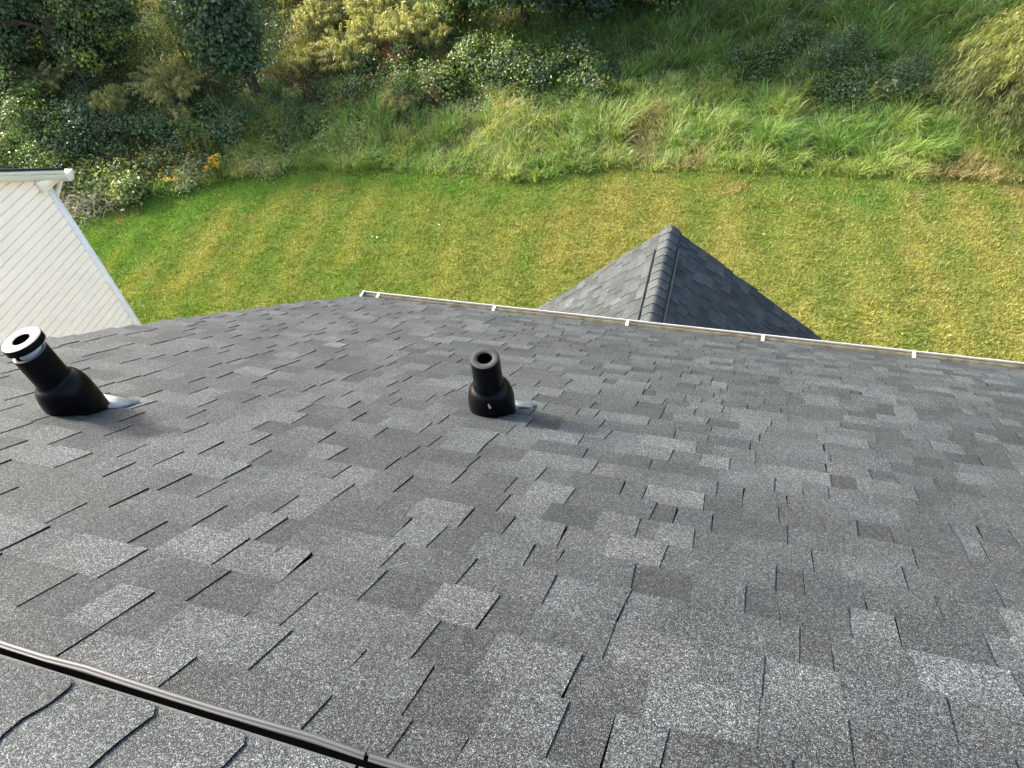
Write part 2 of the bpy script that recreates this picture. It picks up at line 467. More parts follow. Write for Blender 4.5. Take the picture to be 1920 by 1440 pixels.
for k in range(len(cap_edges) - 1):
    x0, x1 = cap_edges[k] - .012, cap_edges[k + 1]
    c = shade_pick(r3, 1.0) * .55 + MID * .5
    lo = ridge_profile(.022); hi = ridge_profile(.0262)
    n = len(lo); wob = r3.normal(0, .0018, n)
    ch = .024
    cut = np.zeros(n); cut[0] = cut[-1] = ch; cut[1] = cut[-2] = .010; cut[2] = cut[-3] = .002; cut[3:-3] += .006 * np.sin(np.linspace(0, 3.14, n - 6)) * r3.uniform(-.6, 1.2)
    V = []; cc = []
    for i in range(n):
        xe = x1 + wob[i] - cut[i]
        for t, f in ((0, 0), (.5, .45), (1, 1)):
            p = lo[i] * (1 - f) + hi[i] * f
            V.append([x0 + (xe - x0) * t, p[1], p[2]]); cc.append(c * (.92 if t == 0 else 1.0) * r3.uniform(.97, 1.03))
    # rounded corner: extra point near the edge
    F = []
    for i in range(n - 1):
        for t in range(2):
            a = i * 3 + t; F += [[a, a + 3, a + 4], [a, a + 4, a + 1]]
    rc.add(V, F, cc)
    base = len(V)
    # corner bevel piece between edge point 0 and 1
    # dark end face
    E_ = []
    for i in range(n):
        xe = x1 + wob[i] - cut[i]
        E_.append([xe, hi[i][1], hi[i][2]])
        E_.append([xe, lo[i][1] - 0, lo[i][2] - .002])
    F = []
    for i in range(n - 1): F += [[2 * i, 2 * i + 1, 2 * i + 3], [2 * i, 2 * i + 3, 2 * i + 2]]
    rc.add(E_, F, (.01, .01, .01), 1)
    # far edge face
    a0 = lo[0]; a1 = hi[0]
    rc.quad([x0, a0[1], a0[2]], [x0, a0[1] - NRM[1] * .006, a0[2] - NRM[2] * .006], [x1 - ch, a1[1] - NRM[1] * .012, a1[2] - NRM[2] * .012], [x1 - ch, a1[1], a1[2]], (.01, .01, .01), 1)
ridge_cap = rc.build('ridge_cap', [M_cap, M_edge], house)

def extr(g, prof, x0, x1, col=(1, 1, 1), mat=0, PF=RP, caps=True):
    A = [PF(x0, s, u) for s, u in prof]; B = [PF(x1, s, u) for s, u in prof]
    V = np.array(A + B); n = len(prof); F = []
    for i in range(n - 1): F += [[i, i + 1, i + n + 1], [i, i + n + 1, i + n]]
    if caps:
        for i in range(1, n - 1): F += [[0, i + 1, i], [n, n + i, n + i + 1]]
    g.add(V, F, col, mat)
rv = Geo()
def bead(u0, w):
    out = []
    for a in np.linspace(math.pi, 0, 7): out.append((w[0] + (w[1] - w[0]) * .5 * (1 - math.cos(math.pi - a)), u0 + .0075 * math.sin(a)))
    return out
joints = [-3.55, -1.73, -.497, .73, 1.95, 3.2, 4.4, 5.6, X_RIGHT]
for a, b in zip(joints[:-1], joints[1:]):
    for PF in (RP, RB):
        prof = [(.9375, .009), (.9377, .0150)] + bead(.0150, (.938, .950)) + [(.952, .006), (.952, .001)]
        # several stations with a slight waviness, like real extruded vent edges
        st = np.linspace(a + .004, b - .004, 14)
        rows = []
        for xx in st:
            dz = .0012 * math.sin(xx * 17) + .0008 * math.sin(xx * 41 + 1)
            rows.append([PF(xx, s + dz * .7, u + (dz if u > .01 else 0)) for s, u in prof])
        n = len(prof); V = np.array(rows).reshape(-1, 3); F = []
        for i in range(len(st) - 1):
            for j in range(n - 1):
                p = i * n + j; F += [[p, p + 1, p + n + 1], [p, p + n + 1, p + n]]
        rv.add(V, F)
        # closing ends
        for i in (0, len(st) - 1):
            b0 = i * n
            rv.add(V[b0:b0 + n], [[0, j + 1, j] for j in range(1, n - 1)])
        # recess floor and back wall of the slot, its shade painted in as pure black
        rv.quad(PF(a,   .905, .0115), PF(a, .948, .0115), PF(b, .948, .0115), PF(b, .905, .0115), (1, 1, 1), 1)
        rv.quad(PF(a, .909, .003), PF(b, .909, .003), PF(b, .909, .0212), PF(a, .909, .0212), (1, 1, 1), 1)
ridge_vent = rv.build('ridge_vent', [M_vent_plastic, M_slot_shade], house, smooth=True)
fl = Geo()
for a, b in zip(joints[:-1], joints[1:]):
    for PF in (RP, RB):
        fl.quad(PF(a + .003, .895, .0218), PF(a + .003, .9115, .0218), PF(b - .003, .9115, .0218), PF(b - .003, .895, .0218))
        fl.quad(PF(a + .003, .9115, .0218), PF(a + .003, .9115, .0185), PF(b - .003, .9115, .0185), PF(b - .003, .9115, .0218))
fl.build('flange', M_flange, ridge_vent)

# ------------------------------------------------------------------ gutter
ge = RP(0, S_EAVE)
gy, gz = ge[1], ge[2]
GX0, GX1 = -3.27, 6.35
gut = Geo(); gutf = Geo()
def gprof(PFx, pts, x0, x1, g, mat=0):
    A = [[x0, gy + a, gz + b] for a, b in pts]; B = [[x1, gy + a, gz + b] for a, b in pts]
    n = len(pts); F = []
    for i in range(n - 1): F += [[i, i + 1, i + n + 1], [i, i + n + 1, i + n]]
    g.add(A + B, F, (1, 1, 1), mat)
# outside skin: back, bottom, ogee front, rolled lip
outer = [(-.010, -.03), (-.010, -.145), (.065, -.145), (.072, -.12), (.092, -.105), (.105, -.085), (.118, -.075), (.1185, -.036), (.116, -.0335), (.1125, -.0335), (.1112, -.036), (.1112, -.05)]
gprof(None, outer, GX0, GX1, gut)
gprof(None, [(.0955, -.095), (.0955, -.046), (.0930, -.045), (.0930, -.095)], GX0 + .004, GX1 - .004, gutf)
inner = [(.1160, -.050), (.1155, -.072), (.103, -.082), (.090, -.102), (.070, -.117), (.063, -.1425)]
gprof(None, inner, GX0, GX1, gutf)
# closed end
pts = [[GX0, gy + a, gz + b] for a, b in outer[:8]]
gut.add(pts + [[GX0 + .003, p[1], p[2]] for p in pts], [[0, i, i + 1] for i in range(1, 7)] + [[8, 8 + i + 1, 8 + i] for i in range(1, 7)])
gut.box((GX0 - .004, gy - .02, gz - .037), (GX0 + .014, gy + .119, gz - .0325))
pts = [[GX1, gy + a, gz + b] for a, b in outer[:8]]
gut.add(pts, [[0, i, i + 1] for i in range(1, 7)])
gutter = gut.build('gutter', M_gutter, house)
gf = gutf
gprof(None, [(-.008, -.06), (-.0078, -.080), (.0615, -.138)], GX0 + .004, GX1 - .004, gf)
gf.build('gutter_floor', M_gutin, gutter)
for hx in (-3.123, -2.063, -.961, .05, 1.065, 2.1, 3.13, 4.15, 5.2):
    hg = Geo()
    # strap bent over the gutter from the fascia to the lip
    w = .0115
    P_ = [(-.006, -.052), (.035, -.050), (.085, -.046), (.1145, -.0385)]
    A = [[hx - w, gy + a, gz + b] for a, b in P_] + [[hx + w, gy + a, gz + b] for a, b in P_]
    F = []
    for i in range(3): F += [[i, i + 4, i + 5], [i, i + 5, i + 1]]
    B = [[p[0], p[1], p[2] - .006] for p in A]
    hg.add(A, F); hg.add(B, [f[::-1] for f in F])
    for s in (0, 4):
        for i in range(3): hg.quad(A[s + i], A[s + i + 1], B[s + i + 1], B[s + i])
    hg.build('bracket', M_gutter, gutter)

# ------------------------------------------------------------------ roof vent pipes
def vent(base, lean, cap):
    base = np.array(base); d = np.array(lean, float); d /= np.linalg.norm(d)
    Ht = np.linalg.norm(lean)
    col = [(.095, -.14), (.0965, -.02), (.0975, .014), (.0985, .020), (.0975, .025), (.0985, .060), (.0980, .085), (.0960, .107), (.0920, .127), (.0860, .144), (.0785, .156), (.0710, .1635), (.0655, .168), (.0632, .176)]
    vp = Geo()
    if cap:
        top = Ht - .050
        lathe([(.0628, .05), (.0622, top - .006), (.0615, top - .002), (.060, top), (.050, top), (.049, top - .004), (.048, top - .05)], base, d, 48, g=vp)
    else:
        top = Ht
        lathe([(.0630, .05), (.0612, .2), (.0595, top - .004), (.0592, top - .001), (.0588, top + .0002)], base, d, 48, g=vp)
        lathe([(.0306, top - .001), (.0300, top - .004), (.029, top - .06), (.028, top - .12), (.0, top - .12)], base, d, 40, g=vp)
    pipe = vp.build('vent_pipe', M_rubber, house, smooth=True)
    boot = lathe(col, base, d, 56).build('boot', M_rubber, pipe, smooth=True)
    if cap:
        c2 = Geo()
        d2 = d + np.array([-.02, .03, 0]); d2 /= np.linalg.norm(d2)
        lathe([(.071, Ht - .026), (.0712, Ht - .003), (.0700, Ht - .0005)], base, d2, 56, g=c2)
        lathe([(.040, Ht - .027), (.0712, Ht - .027)], base, d2, 56, g=c2)
        lathe([(.031, Ht - .0005), (.0305, Ht - .004), (.030, Ht - .034), (0, Ht - .05)], base, d2, 40, g=c2)
        cp = c2.build('rain_cap', M_rubber, pipe, smooth=False)
        lathe([(.0700, Ht - .0005), (.069, Ht + .0004), (.032, Ht + .0004), (.031, Ht - .0005)], base, d2, 56).build('cap_top', M_dust_glare, cp)
        lathe([(.043, top - .03), (.043, Ht - .027)], base, d2, 40).build('liner', M_pvc, pipe, smooth=True)
        lathe([(.0602, top + .0006), (.0498, top + .0006)], base, d, 56).build('rim', M_dust_glare, pipe)
    else:
        lathe([(.0590, top - .0004), (.0584, top + .0006), (.0312, top + .0006), (.0306, top - .002)], base, d, 56).build('rim', M_dusty, pipe)
    return pipe, boot, base, d

mid_base = RP(-1.03, 3.026); left_base = RP(-2.425, 2.203)
p1, b1, mb, md = vent(mid_base, (.014, 0, .323), False)
p2, b2, lb, ld = vent(left_base, (-.026, 0, .358), True)
p1['label'] = 'black vent pipe with a plain grey ring top'
p2['label'] = 'black vent pipe with a pale raised cap'

def flashing(pts, parent, up=.0125):
    g = Geo()
    A = [RP(x, s, up + .002) for x, s in pts]; B = [RP(x, s, up - .006) for x, s in pts]
    n = len(pts)
    g.add(A + B, [[0, i, i + 1] for i in range(1, n - 1)] + [[i, (i + 1) % n + n, (i + 1) % n] for i in range(n)] + [[i, i + n, (i + 1) % n + n] for i in range(n)])
    return g.build('flashing', M_alu, parent)
flashing([(-1.12, 3.095), (-1.12, 3.20), (-.893, 3.195), (-.886, 3.115), (-.93, 3.108), (-.945, 3.075), (-1.0, 3.06)][::-1], p1)
flashing([(-2.52, 2.25), (-2.55, 2.375), (-2.300, 2.368), (-2.303, 2.272), (-2.36, 2.235)][::-1], p2)
# bird dropping on the boot of the plain vent, moulded emblem on the other boot
def on_boot(base, d, ang, h, r_off=0.0):
    rr = np.interp(h, [-.02, .06, .085, .107, .127], [.0975, .0985, .098, .096, .092]) + r_off
    return base + d * h + rr * np.array([math.cos(ang), math.sin(ang), 0])
sp = Geo()
for (da, dh, ra, rb) in ((0, 0, .0055, .0085), (-.03, .014, .0035, .008)):
    a0 = math.radians(-72) + da; c0 = on_boot(mb, md, a0, .128 + dh, .0015)
    t1 = np.array([-math.sin(a0), math.cos(a0), 0]); t2 = np.array([0, 0, 1.0]); nn = np.array([math.cos(a0), math.sin(a0), 0])
    V = [c0 + nn * .0015]
    for k in range(12):
        q = 2 * math.pi * k / 12; V.append(c0 + t1 * ra * math.cos(q) + t2 * rb * math.sin(q) - nn * .001)
    sp.add(V, [[0, k + 1, (k + 1) % 12 + 1] for k in range(12)])
sp.build('white_spot', M_pvc, p1)
em = Geo()
a0 = math.radians(-38); h0 = .045
ring = [on_boot(lb, ld, a0 + .019 / .096 * math.cos(q), h0 + .019 * math.sin(q), .0005) for q in np.linspace(0, 2 * math.pi, 25)]
em.tube(ring, .0016, 5)
bar = [on_boot(lb, ld, a0 + k * .017 / .096, h0 + k * .012, .0008) for k in np.linspace(-1, 1, 5)]
em.tube(bar, .0018, 5)
for q0 in (-2.2, -1.0):
    arc = [on_boot(lb, ld, a0 + .008 / .096 * math.cos(q), h0 - .004 + .007 * math.sin(q), .0006) for q in np.linspace(q0 - .5, q0 + .5, 5)]
    em.tube(arc, .0012, 5)
em.build('emblem', M_rubber, p2)

# ------------------------------------------------------------------ lower gable wing
LR0 = np.array([-1.055, 4.03, CAM_Z - 5.776]); LR1 = np.array([-1.17, 7.903, CAM_Z - 5.776])
yd = LR1 - LR0; LL = np.linalg.norm(yd); yd /= LL
xr = np.array([yd[1], -yd[0], 0.0])
LP = math.radians(40)
def LPoint(side):
    sdir = xr * side * math.cos(LP) + np.array([0, 0, -math.sin(LP)])
    nr = xr * side * math.sin(LP) + np.array([0, 0, math.cos(LP)])
    if side < 0: return lambda X, S, up=0.0: LR0 + yd * X + sdir * S + nr * up
    return lambda X, S, up=0.0: LR0 + yd * (LL - X) + sdir * S + nr * up
wing = Geo()
W_S = 2.85
for side, sd in ((-1, 31), (1, 32)):
    P = LPoint(side)
    shingled(wing, P, list(np.arange(0.03, W_S + .1, .142)), lambda s: 0.0, lambda s: LL + .0, np.random.default_rng(sd), tone=.95, th=.0045)
    wing.add([P(0, 0, -.004), P(LL, 0, -.004), P(LL, W_S, -.004), P(0, W_S, -.004), P(0, 0, -.12), P(LL, 0, -.12), P(LL, W_S, -.12), P(0, W_S, -.12)],
             [[0, 2, 1], [0, 3, 2], [4, 5, 6], [4, 6, 7], [0, 1, 5], [0, 5, 4], [2, 3, 7], [2, 7, 6], [1, 2, 6], [1, 6, 5], [3, 0, 4], [3, 4, 7]], (.01, .01, .01), 1)
lower_roof = wing.build('lower_roof', [M_shingle, M_edge], house)
# its ridge vent: domed cap shingles with black edges
def dome(up):
    pts = []
    for a in np.linspace(-1, 1, 21):
        xx = a * .112
        pts.append(xr * xx + np.array([0, 0, up - .075 * abs(a) ** 1.5]))
    return pts
lc = Geo(); r5 = np.random.default_rng(9)
lo = dome(.004); hi = dome(.0125)
k = 0; pos = LL + .015
ys_ = [LL + .02]
while ys_[-1] > -.1: ys_.append(ys_[-1] - .146)
for k in range(len(ys_) - 1):
    yb, ya = ys_[k], ys_[k + 1] - .012
    c = (MID * .45 + shade_pick(r5) * .5) * .95
    V = []; cc = []
    for p, q in zip(lo, hi):
        for t in (0, .3, 1):
            w = q * (t) + p * (1 - t)
            V.append(LR0 + yd * (yb + (ya - yb) * t) + w); cc.append(c * (.85 if t == 0 else (1.1 if t == .3 else 1.25)))  # shade of the overlap painted in: darker far end, paler raised end
    n = len(lo); F = []
    for i in range(n - 1):
        for t in range(2):
            a = i * 3 + t; F += [[a, a + 1, a + 4], [a, a + 4, a + 3]]
    lc.add(V, F, cc)
    E_ = []
    for p, q in zip(lo, hi): E_ += [LR0 + yd * ya + q, LR0 + yd * ya + p - np.array([0, 0, .004])]
    F = []
    for i in range(n - 1): F += [[2 * i, 2 * i + 1, 2 * i + 3], [2 * i, 2 * i + 3, 2 * i + 2]]
    lc.add(E_, F, (.01, .01, .01), 1)
lcap = lc.build('lower_ridge_cap', [M_cap, M_edge], house, smooth=True)
lv = Geo()
for side in (-1, 1):
    P = LPoint(side)
    xA, xB = (0, LL - .37) if side < 0 else (.37, LL)
    extr(lv, [(.158, .006), (.160, .030), (.166, .036), (.174, .036), (.179, .028), (.180, .0)], xA, xB, PF=P)
    lv.quad(P(xA, .146, .006), P(xB, .146, .006), P(xB, .160, .006), P(xA, .160, .006))
lv.build('lower_ridge_vent', M_vent_plastic, house)
for (yy, a, r_) in ((LL - .09, .10, .006), (LL - .06, .16, .004), (LL - .57, .12, .005), (LL - .50, .22, .004)):
    s_ = np.array(hi); idx = 10 + int(a * 10)
    p = LR0 + yd * yy + s_[idx] + np.array([0, 0, .004])
    lathe([(r_, -.004), (r_, .001), (r_ * .6, .003), (0, .0035)], p, (0.2, 0, 1), 10).build('nail_head', M_pvc, lcap)
# walls of the wing
g = Geo()
hw = 1.95
def LW(a, y, z): return LR0 * np.array([1, 1, 0]) + yd * y + xr * a + np.array([0, 0, z])
top_e = LR0[2] - hw * math.tan(LP) - .14
yE = LL - .22
corners = [LW(-hw, 0, -.1), LW(hw, 0, -.1), LW(hw, yE, -.1), LW(-hw, yE, -.1), LW(-hw, 0, top_e), LW(hw, 0, top_e), LW(hw, yE, top_e), LW(-hw, yE, top_e)]
g.add(corners, [[0, 1, 5], [0, 5, 4], [1, 2, 6], [1, 6, 5], [2, 3, 7], [2, 7, 6], [3, 0, 4], [3, 4, 7]])
g.add([LW(-hw, yE, top_e), LW(hw, yE, top_e), LW(0, yE, LR0[2] - .14)], [[0, 2, 1]])
g.build('wing_wall', M_house, house)
g = Geo()
for side in (-1, 1):   # white rake boards of the wing
    P = LPoint(side)
    xa, xb = ((LL - .03, LL - .005) if side < 0 else (.005, .03))
    g.add([P(xa, .0, -.015), P(xb, 0, -.015), P(xb, W_S, -.015), P(xa, W_S, -.015), P(xa, .0, -.16), P(xb, 0, -.16), P(xb, W_S, -.16), P(xa, W_S, -.16)],
          [[0, 2, 1], [0, 3, 2], [4, 5, 6], [4, 6, 7], [0, 1, 5], [0, 5, 4], [2, 3, 7], [2, 7, 6], [1, 2, 6], [1, 6, 5], [3, 0, 4], [3, 4, 7]])
g.build('rake_board', M_white, house)

# ------------------------------------------------------------------ neighbour's house
NX, NY, NZ = -8.31, 5.868, CAM_Z - 4.251
NPT = math.atan(.595)
neigh = empty('neighbour_house', (NX, NY, 0), 'neighbouring house with cream lap siding and a white gable edge, far left', 'house')
ND = 9.0
ridge_y = NY - ND / 2; ridge_z = NZ + ND / 2 * math.tan(NPT)
def gable_y(z):
    if z <= NZ: return NY - ND, NY
    k = (z - NZ) / math.tan(NPT); return NY - ND + k, NY - k
g = Geo(); z = 0.0; ex = .1035
while z < ridge_z - .12:
    z1 = z + ex
    a0, b0 = gable_y(z); a1, b1 = gable_y(z1)
    # dutch lap: flat face leaning out to its lower edge, deep cove at the top
    prof_ = [(0, .024), (.80, .0205), (.86, .004), (.90, .0), (1.0, -.002)]
    for (f0, q0), (f1, q1) in zip(prof_[:-1], prof_[1:]):
        za, zb_ = z + ex * f0, z + ex * f1
        aa, ba = gable_y(za); ab, bb = gable_y(zb_)
        g.quad([NX + q0, aa, za], [NX + q0, ba, za], [NX + q1, bb, zb_], [NX + q1, ab, zb_])
    g.quad([NX - .002, a0, z], [NX - .002, b0, z], [NX + .024, b0, z], [NX + .024, a0, z])
    z = z1
g.build('siding', M_siding, neigh)
g = Geo()   # body behind the siding
g.box((NX - 6.0, NY - ND + .02, -.1), (NX - .004, NY - .02, NZ))
A = [(NX - .004, NY - ND + .02, NZ), (NX - .004, NY - .02, NZ), (NX - .004, ridge_y, ridge_z - .03), (NX - 6.0, NY - ND + .02, NZ), (NX - 6.0, NY - .02, NZ), (NX - 6.0, ridge_y, ridge_z - .03)]
g.add(A, [[0, 1, 2], [3, 5, 4], [1, 4, 5], [1, 5, 2], [2, 5, 3], [2, 3, 0]])
g.build('wall', M_siding, neigh)
g = Geo()
g.box((NX + .001, NY - .070, -.1), (NX + .036, NY + .024, NZ + .02))
g.box((NX - .10, NY + .001, -.1), (NX + .0005, NY + .0245, NZ - .1))
g.build('corner_trim', M_white, neigh)
# roof slabs
g = Geo()
OV = .11
c_, s_ = math.cos(NPT), math.sin(NPT)
for sg in (1, -1):
    e0 = ridge_y; run = ND / 2 + .24
    f = lambda k, up: (ridge_y + sg * k, ridge_z - k * math.tan(NPT) + up)
    y0, z0 = f(0, .135); y1, z1 = f(run, .135)
    X0, X1 = NX + OV + .02, NX - 6.2
    V = [(X0, y0, z0), (X0, y1, z1), (X1, y1, z1), (X1, y0, z0), (X0, y0, z0 - .03), (X0, y1, z1 - .03), (X1, y1, z1 - .03), (X1, y0, z0 - .03)]
    F = [[0, 1, 2], [0, 2, 3], [4, 6, 5], [4, 7, 6], [0, 5, 1], [0, 4, 5], [1, 6, 2], [1, 5, 6], [2, 7, 3], [2, 6, 7]]
    g.add(V, F, DARK * .9)
g.build('roof', M_shingle, neigh)
g = Geo()
for sg in (1, -1):    # rake fascia and its soffit
    run = ND / 2 + .23
    f = lambda k, up: (ridge_y + sg * k, ridge_z - k * math.tan(NPT) + up)
    for (xa, xb, ua, ub) in ((NX + OV - .02, NX + OV, .105, -.025), (NX + OV + .0005, NX + OV + .012, .105, .055), (NX + .02, NX + OV - .02, -.003, -.024)):
        pts = []
        for k in (0, run):
            ya, za = f(k, ua); yb, zb = f(k, ub)
            pts += [(xa, ya, za), (xb, ya, za), (xb, yb, zb), (xa, yb, zb)]
        g.add(pts, [[0, 1, 5], [0, 5, 4], [1, 2, 6], [1, 6, 5], [2, 3, 7], [2, 7, 6], [3, 0, 4], [3, 4, 7], [4, 5, 6], [4, 6, 7], [0, 2, 1], [0, 3, 2]])
# boxed return under the eave corner
zb0 = NZ - .095
g.add([(NX + .03, NY - .16, NZ + .06), (NX + .03, NY + .235, NZ - .01), (NX + .03, NY + .10, zb0), (NX + .03, NY - .16, zb0),
       (NX + OV - .001, NY - .16, NZ + .06), (NX + OV - .001, NY + .235, NZ - .01), (NX + OV - .001, NY + .10, zb0), (NX + OV - .001, NY - .16, zb0)],
      [[4, 7, 6], [4, 6, 5], [0, 1, 2], [0, 2, 3], [3, 2, 6], [3, 6, 7], [0, 3, 7], [0, 7, 4], [1, 5, 6], [1, 6, 2]])
g.build('rake_board', M_fascia, neigh)
g = Geo()
prof = [(.235, .0), (.235, -.02), (.235, -.105), (.30, -.105), (.315, -.07), (.345, -.05), (.347, .0)]
for xx0, xx1 in ((NX - 6.1, NX + OV + .025),):
    n = len(prof)
    A = [[xx1, NY + a, NZ + b - .085] for a, b in prof]; B = [[xx0, NY + a, NZ + b - .085] for a, b in prof]
    F = []
    for i in range(n - 1): F += [[i, i + n, i + n + 1], [i, i + n + 1, i + 1]]
    F += [[0, i, i + 1] for i in range(1, n - 1)]
    g.add(A + B, F)
g.box((NX - 6.1, NY + .02, NZ - .1), (NX + .02, NY + .234, NZ - .085))
ng = g.build('gutter', M_white, neigh)
g = Geo()
pth = [(NX - .03, NY + .28, NZ - .12), (NX - .04, NY + .25, NZ - .19), (NX - .09, NY + .08, NZ - .33), (NX - .12, NY + .06, NZ - .45), (NX - .12, NY + .06, .1)]
g.tube(pth, .031, 8)
g.build('downspout', M_white, neigh, smooth=True)

# ------------------------------------------------------------------ vegetation builders
def unit(v): return v / (np.linalg.norm(v, axis=-1, keepdims=True) + 1e-9)

def leaves(g, C, Nn, L, asp, col, r, fold=.18, droop=.25):
    n = len(C); L = np.broadcast_to(L, (n,))[:, None]
    Nn = unit(Nn)
    T = unit(np.cross(Nn, r.normal(size=(n, 3)))); T = unit(T - np.array([0, 0, droop])); B = unit(np.cross(Nn, T))
    Nn = np.cross(T, B)
    W = L * asp
    base = C - T * L * .5; tip = C + T * L * .5 - Nn * L * .12
    mid = C - T * L * .06
    lf = mid + B * W * .5 + Nn * L * fold; rt = mid - B * W * .5 + Nn * L * fold
    V = np.stack([base, rt, tip, lf], 1).reshape(-1, 3)
    i = np.arange(n)[:, None] * 4
    F = np.concatenate([i + np.array([[0, 1, 2]]), i + np.array([[0, 2, 3]])])
    g.add(V, F, np.repeat(col, 4, 0))

def blades(g, P, ang, h, lean, w, col, r, curl=.6):
    n = len(P)
    d = np.stack([np.cos(ang), np.sin(ang), np.zeros(n)], 1)
    fa = ang + r.uniform(-1.2, 1.2, n) + np.pi / 2
    s = np.stack([np.cos(fa), np.sin(fa), np.zeros(n)], 1) * (w / 2)[:, None]
    up = np.array([0, 0, 1.0])
    h = h[:, None]; lean = lean[:, None]
    m1 = P + up * h * .45 + d * lean * .22
    m2 = P + up * h * .82 + d * lean * .60
    tip = P + up * h * (1.0 - .25 * curl * (lean / (h + .01)).clip(0, 1.6)) + d * lean
    V = np.stack([P - s, P + s, m1 - s * .9, m1 + s * .9, m2 - s * .65, m2 + s * .65, tip], 1).reshape(-1, 3)
    i = np.arange(n)[:, None] * 7
    F = np.concatenate([i + np.array([f]) for f in ([0, 1, 3], [0, 3, 2], [2, 3, 5], [2, 5, 4], [4, 5, 6])])
    g.add(V, F, np.repeat(col, 7, 0))

def jitter(cols, w, n, r, spread=.18):
    cols = np.array(cols, float); w = np.array(w, float) / sum(w)
    c = cols[r.choice(len(cols), n, p=w)]
    return c * r.uniform(1 - spread, 1 + spread, (n, 1)) * (1 + r.normal(0, .05, (n, 3)))

GREEN_D = (.060, .108, .046); GREEN_B = (.092, .155, .080); GREEN_M = (.115, .185, .045); GREEN_Y = (.22, .265, .060)
OLIVE = (.165, .170, .050); PLUME = (.40, .385, .15); PLUME2 = (.29, .31, .11); STRAW = (.33, .27, .13); RUST = (.24, .115, .065); PALEG = (.22, .27, .12); GOLD = (.75, .48, .02)

def clump_points(blobs, n, r, shell=.55):
    """points spread through the outer part of several rough blobs; returns points and outward directions"""
    B = np.array(blobs, float); vol = B[:, 3] ** 2; k = r.choice(len(B), n, p=vol / vol.sum())
    d = unit(r.normal(size=(n, 3)))
    # uneven outline: direction-dependent radius
    a = np.sin(d[:, 0] * 5 + k * 1.7) * np.sin(d[:, 1] * 6 + k) * np.sin(d[:, 2] * 5 + 2 * k)
    rad = B[k, 3] * (1 + .22 * a) * (shell + (1 - shell) * r.random(n) ** .6)
    return B[k, :3] + d * rad[:, None], d

def crown(g, blobs, nclump, per, rc, L, asp, cols, w, r, updir=.5):
    """foliage as many leaf clumps placed through the blobs, with gaps between the clumps"""
    cc, cd = clump_points(blobs, nclump, r)
    ccol = jitter(cols, w, nclump, r, .28)
    k = np.repeat(np.arange(nclump), per); n = len(k)
    off = r.normal(size=(n, 3)) * np.array([1, 1, .7]) * rc * r.uniform(.6, 1.3, nclump)[k][:, None]
    C = cc[k] + off
    Nn = cd[k] * .5 + unit(off) * .35 + np.array([0, 0, updir]) + r.normal(size=(n, 3)) * .45
    col = ccol[k] * r.uniform(.8, 1.25, (n, 1))
    leaves(g, C, Nn, L * r.uniform(.65, 1.3, n), asp, col, r)

def at_ground(x, y, up=0.0): return np.array([x, y, float(ground_z(x, y)) + up])

def tree(name, label, x, y, H, blobs, seed, cols, w, nclump=150, per=60, rc=.22, L=.10, asp=.6, trunk_r=.10, lean=(0, 0), limbs=7, group=None, cat='tree'):
    r = np.random.default_rng(seed)
    b = at_ground(x, y)
    t = empty(name, b, label, cat, group)
    g = Geo()
    top = b + np.array([lean[0], lean[1], H * .8])
    s = np.linspace(0, 1, 8)
    ax = b - np.array([0, 0, .15]) + (top - b) * s[:, None] + np.stack([.06 * np.sin(s * 5 + seed), .06 * np.cos(s * 4 + seed), 0 * s], 1)
    g.tube(ax, trunk_r * (1.15 - .85 * s), 9)
    wb = [(b[0] + q[0], b[1] + q[1], b[2] + q[2], q[3]) for q in blobs]
    for i in range(limbs):
        q = wb[i % len(wb)]
        k = int(np.clip(1 + i * 5 / limbs, 1, 6)); p0 = ax[k]
        e = np.array(q[:3]) + r.normal(0, .35 * q[3], 3)
        u = np.linspace(0, 1, 6)[:, None]
        lp = p0 + (e - p0) * u + np.array([0, 0, .25 * q[3]]) * np.sin(u * 3.1)
        g.tube(lp, trunk_r * .42 * (1.05 - u[:, 0] * .85), 6)
        for j in range(3):
            e2 = lp[3 + j % 3] + r.normal(0, .5 * q[3], 3)
            g.tube(lp[2] + (e2 - lp[2]) * np.linspace(0, 1, 4)[:, None], trunk_r * .15 * np.array([1, .8, .6, .3]), 4)
    g.build('trunk', M_bark, t)
    g = Geo()
    crown(g, wb, nclump, per, rc, L, asp, cols, w, r)
    g.build('crown', M_leaf, t)
    return t

def bush(label, x, y, wd, ht, seed, cols, w, L=.075, asp=.6, n=70, per=50, name='bramble_bush', cat='bush', group='leafy bushes along the bank', rc=.13):
    r = np.random.default_rng(seed)
    b = at_ground(x, y)
    t = empty(name, b, label, cat, group)
    nb = 9
    blobs = []
    for i in range(nb):
        a = r.uniform(0, 2 * np.pi); rr = wd * .58 * math.sqrt(r.random())
        hh = ht * r.uniform(.08, .55) * (1.15 - rr / wd)
        blobs.append((b[0] + rr * math.cos(a), b[1] + rr * math.sin(a) * .8, float(ground_z(b[0] + rr * math.cos(a), b[1] + rr * math.sin(a) * .8)) + hh, max(.12, min(wd * .24, ht * .40) * r.uniform(.6, 1.2))))
    g = Geo()
    for i in range(9):
        e = np.array(blobs[i % nb][:3]) + r.normal(0, .18 * wd, 3) * np.array([1, 1, .6])
        u = np.linspace(0, 1, 5)[:, None]
        g.tube(b + np.array([r.normal(0, .08), r.normal(0, .08), -.03]) + (e - b) * u + np.array([0, 0, .15 * ht]) * np.sin(u * 3.1), .011 * (1.1 - u[:, 0] * .8), 5)
    g.build('stems', M_bark, t)
    g = Geo()
    crown(g, blobs, int(n * 1.25), per, rc * 1.2, L, asp, cols, w, r)
    g.build('foliage', M_leaf, t)
    return t

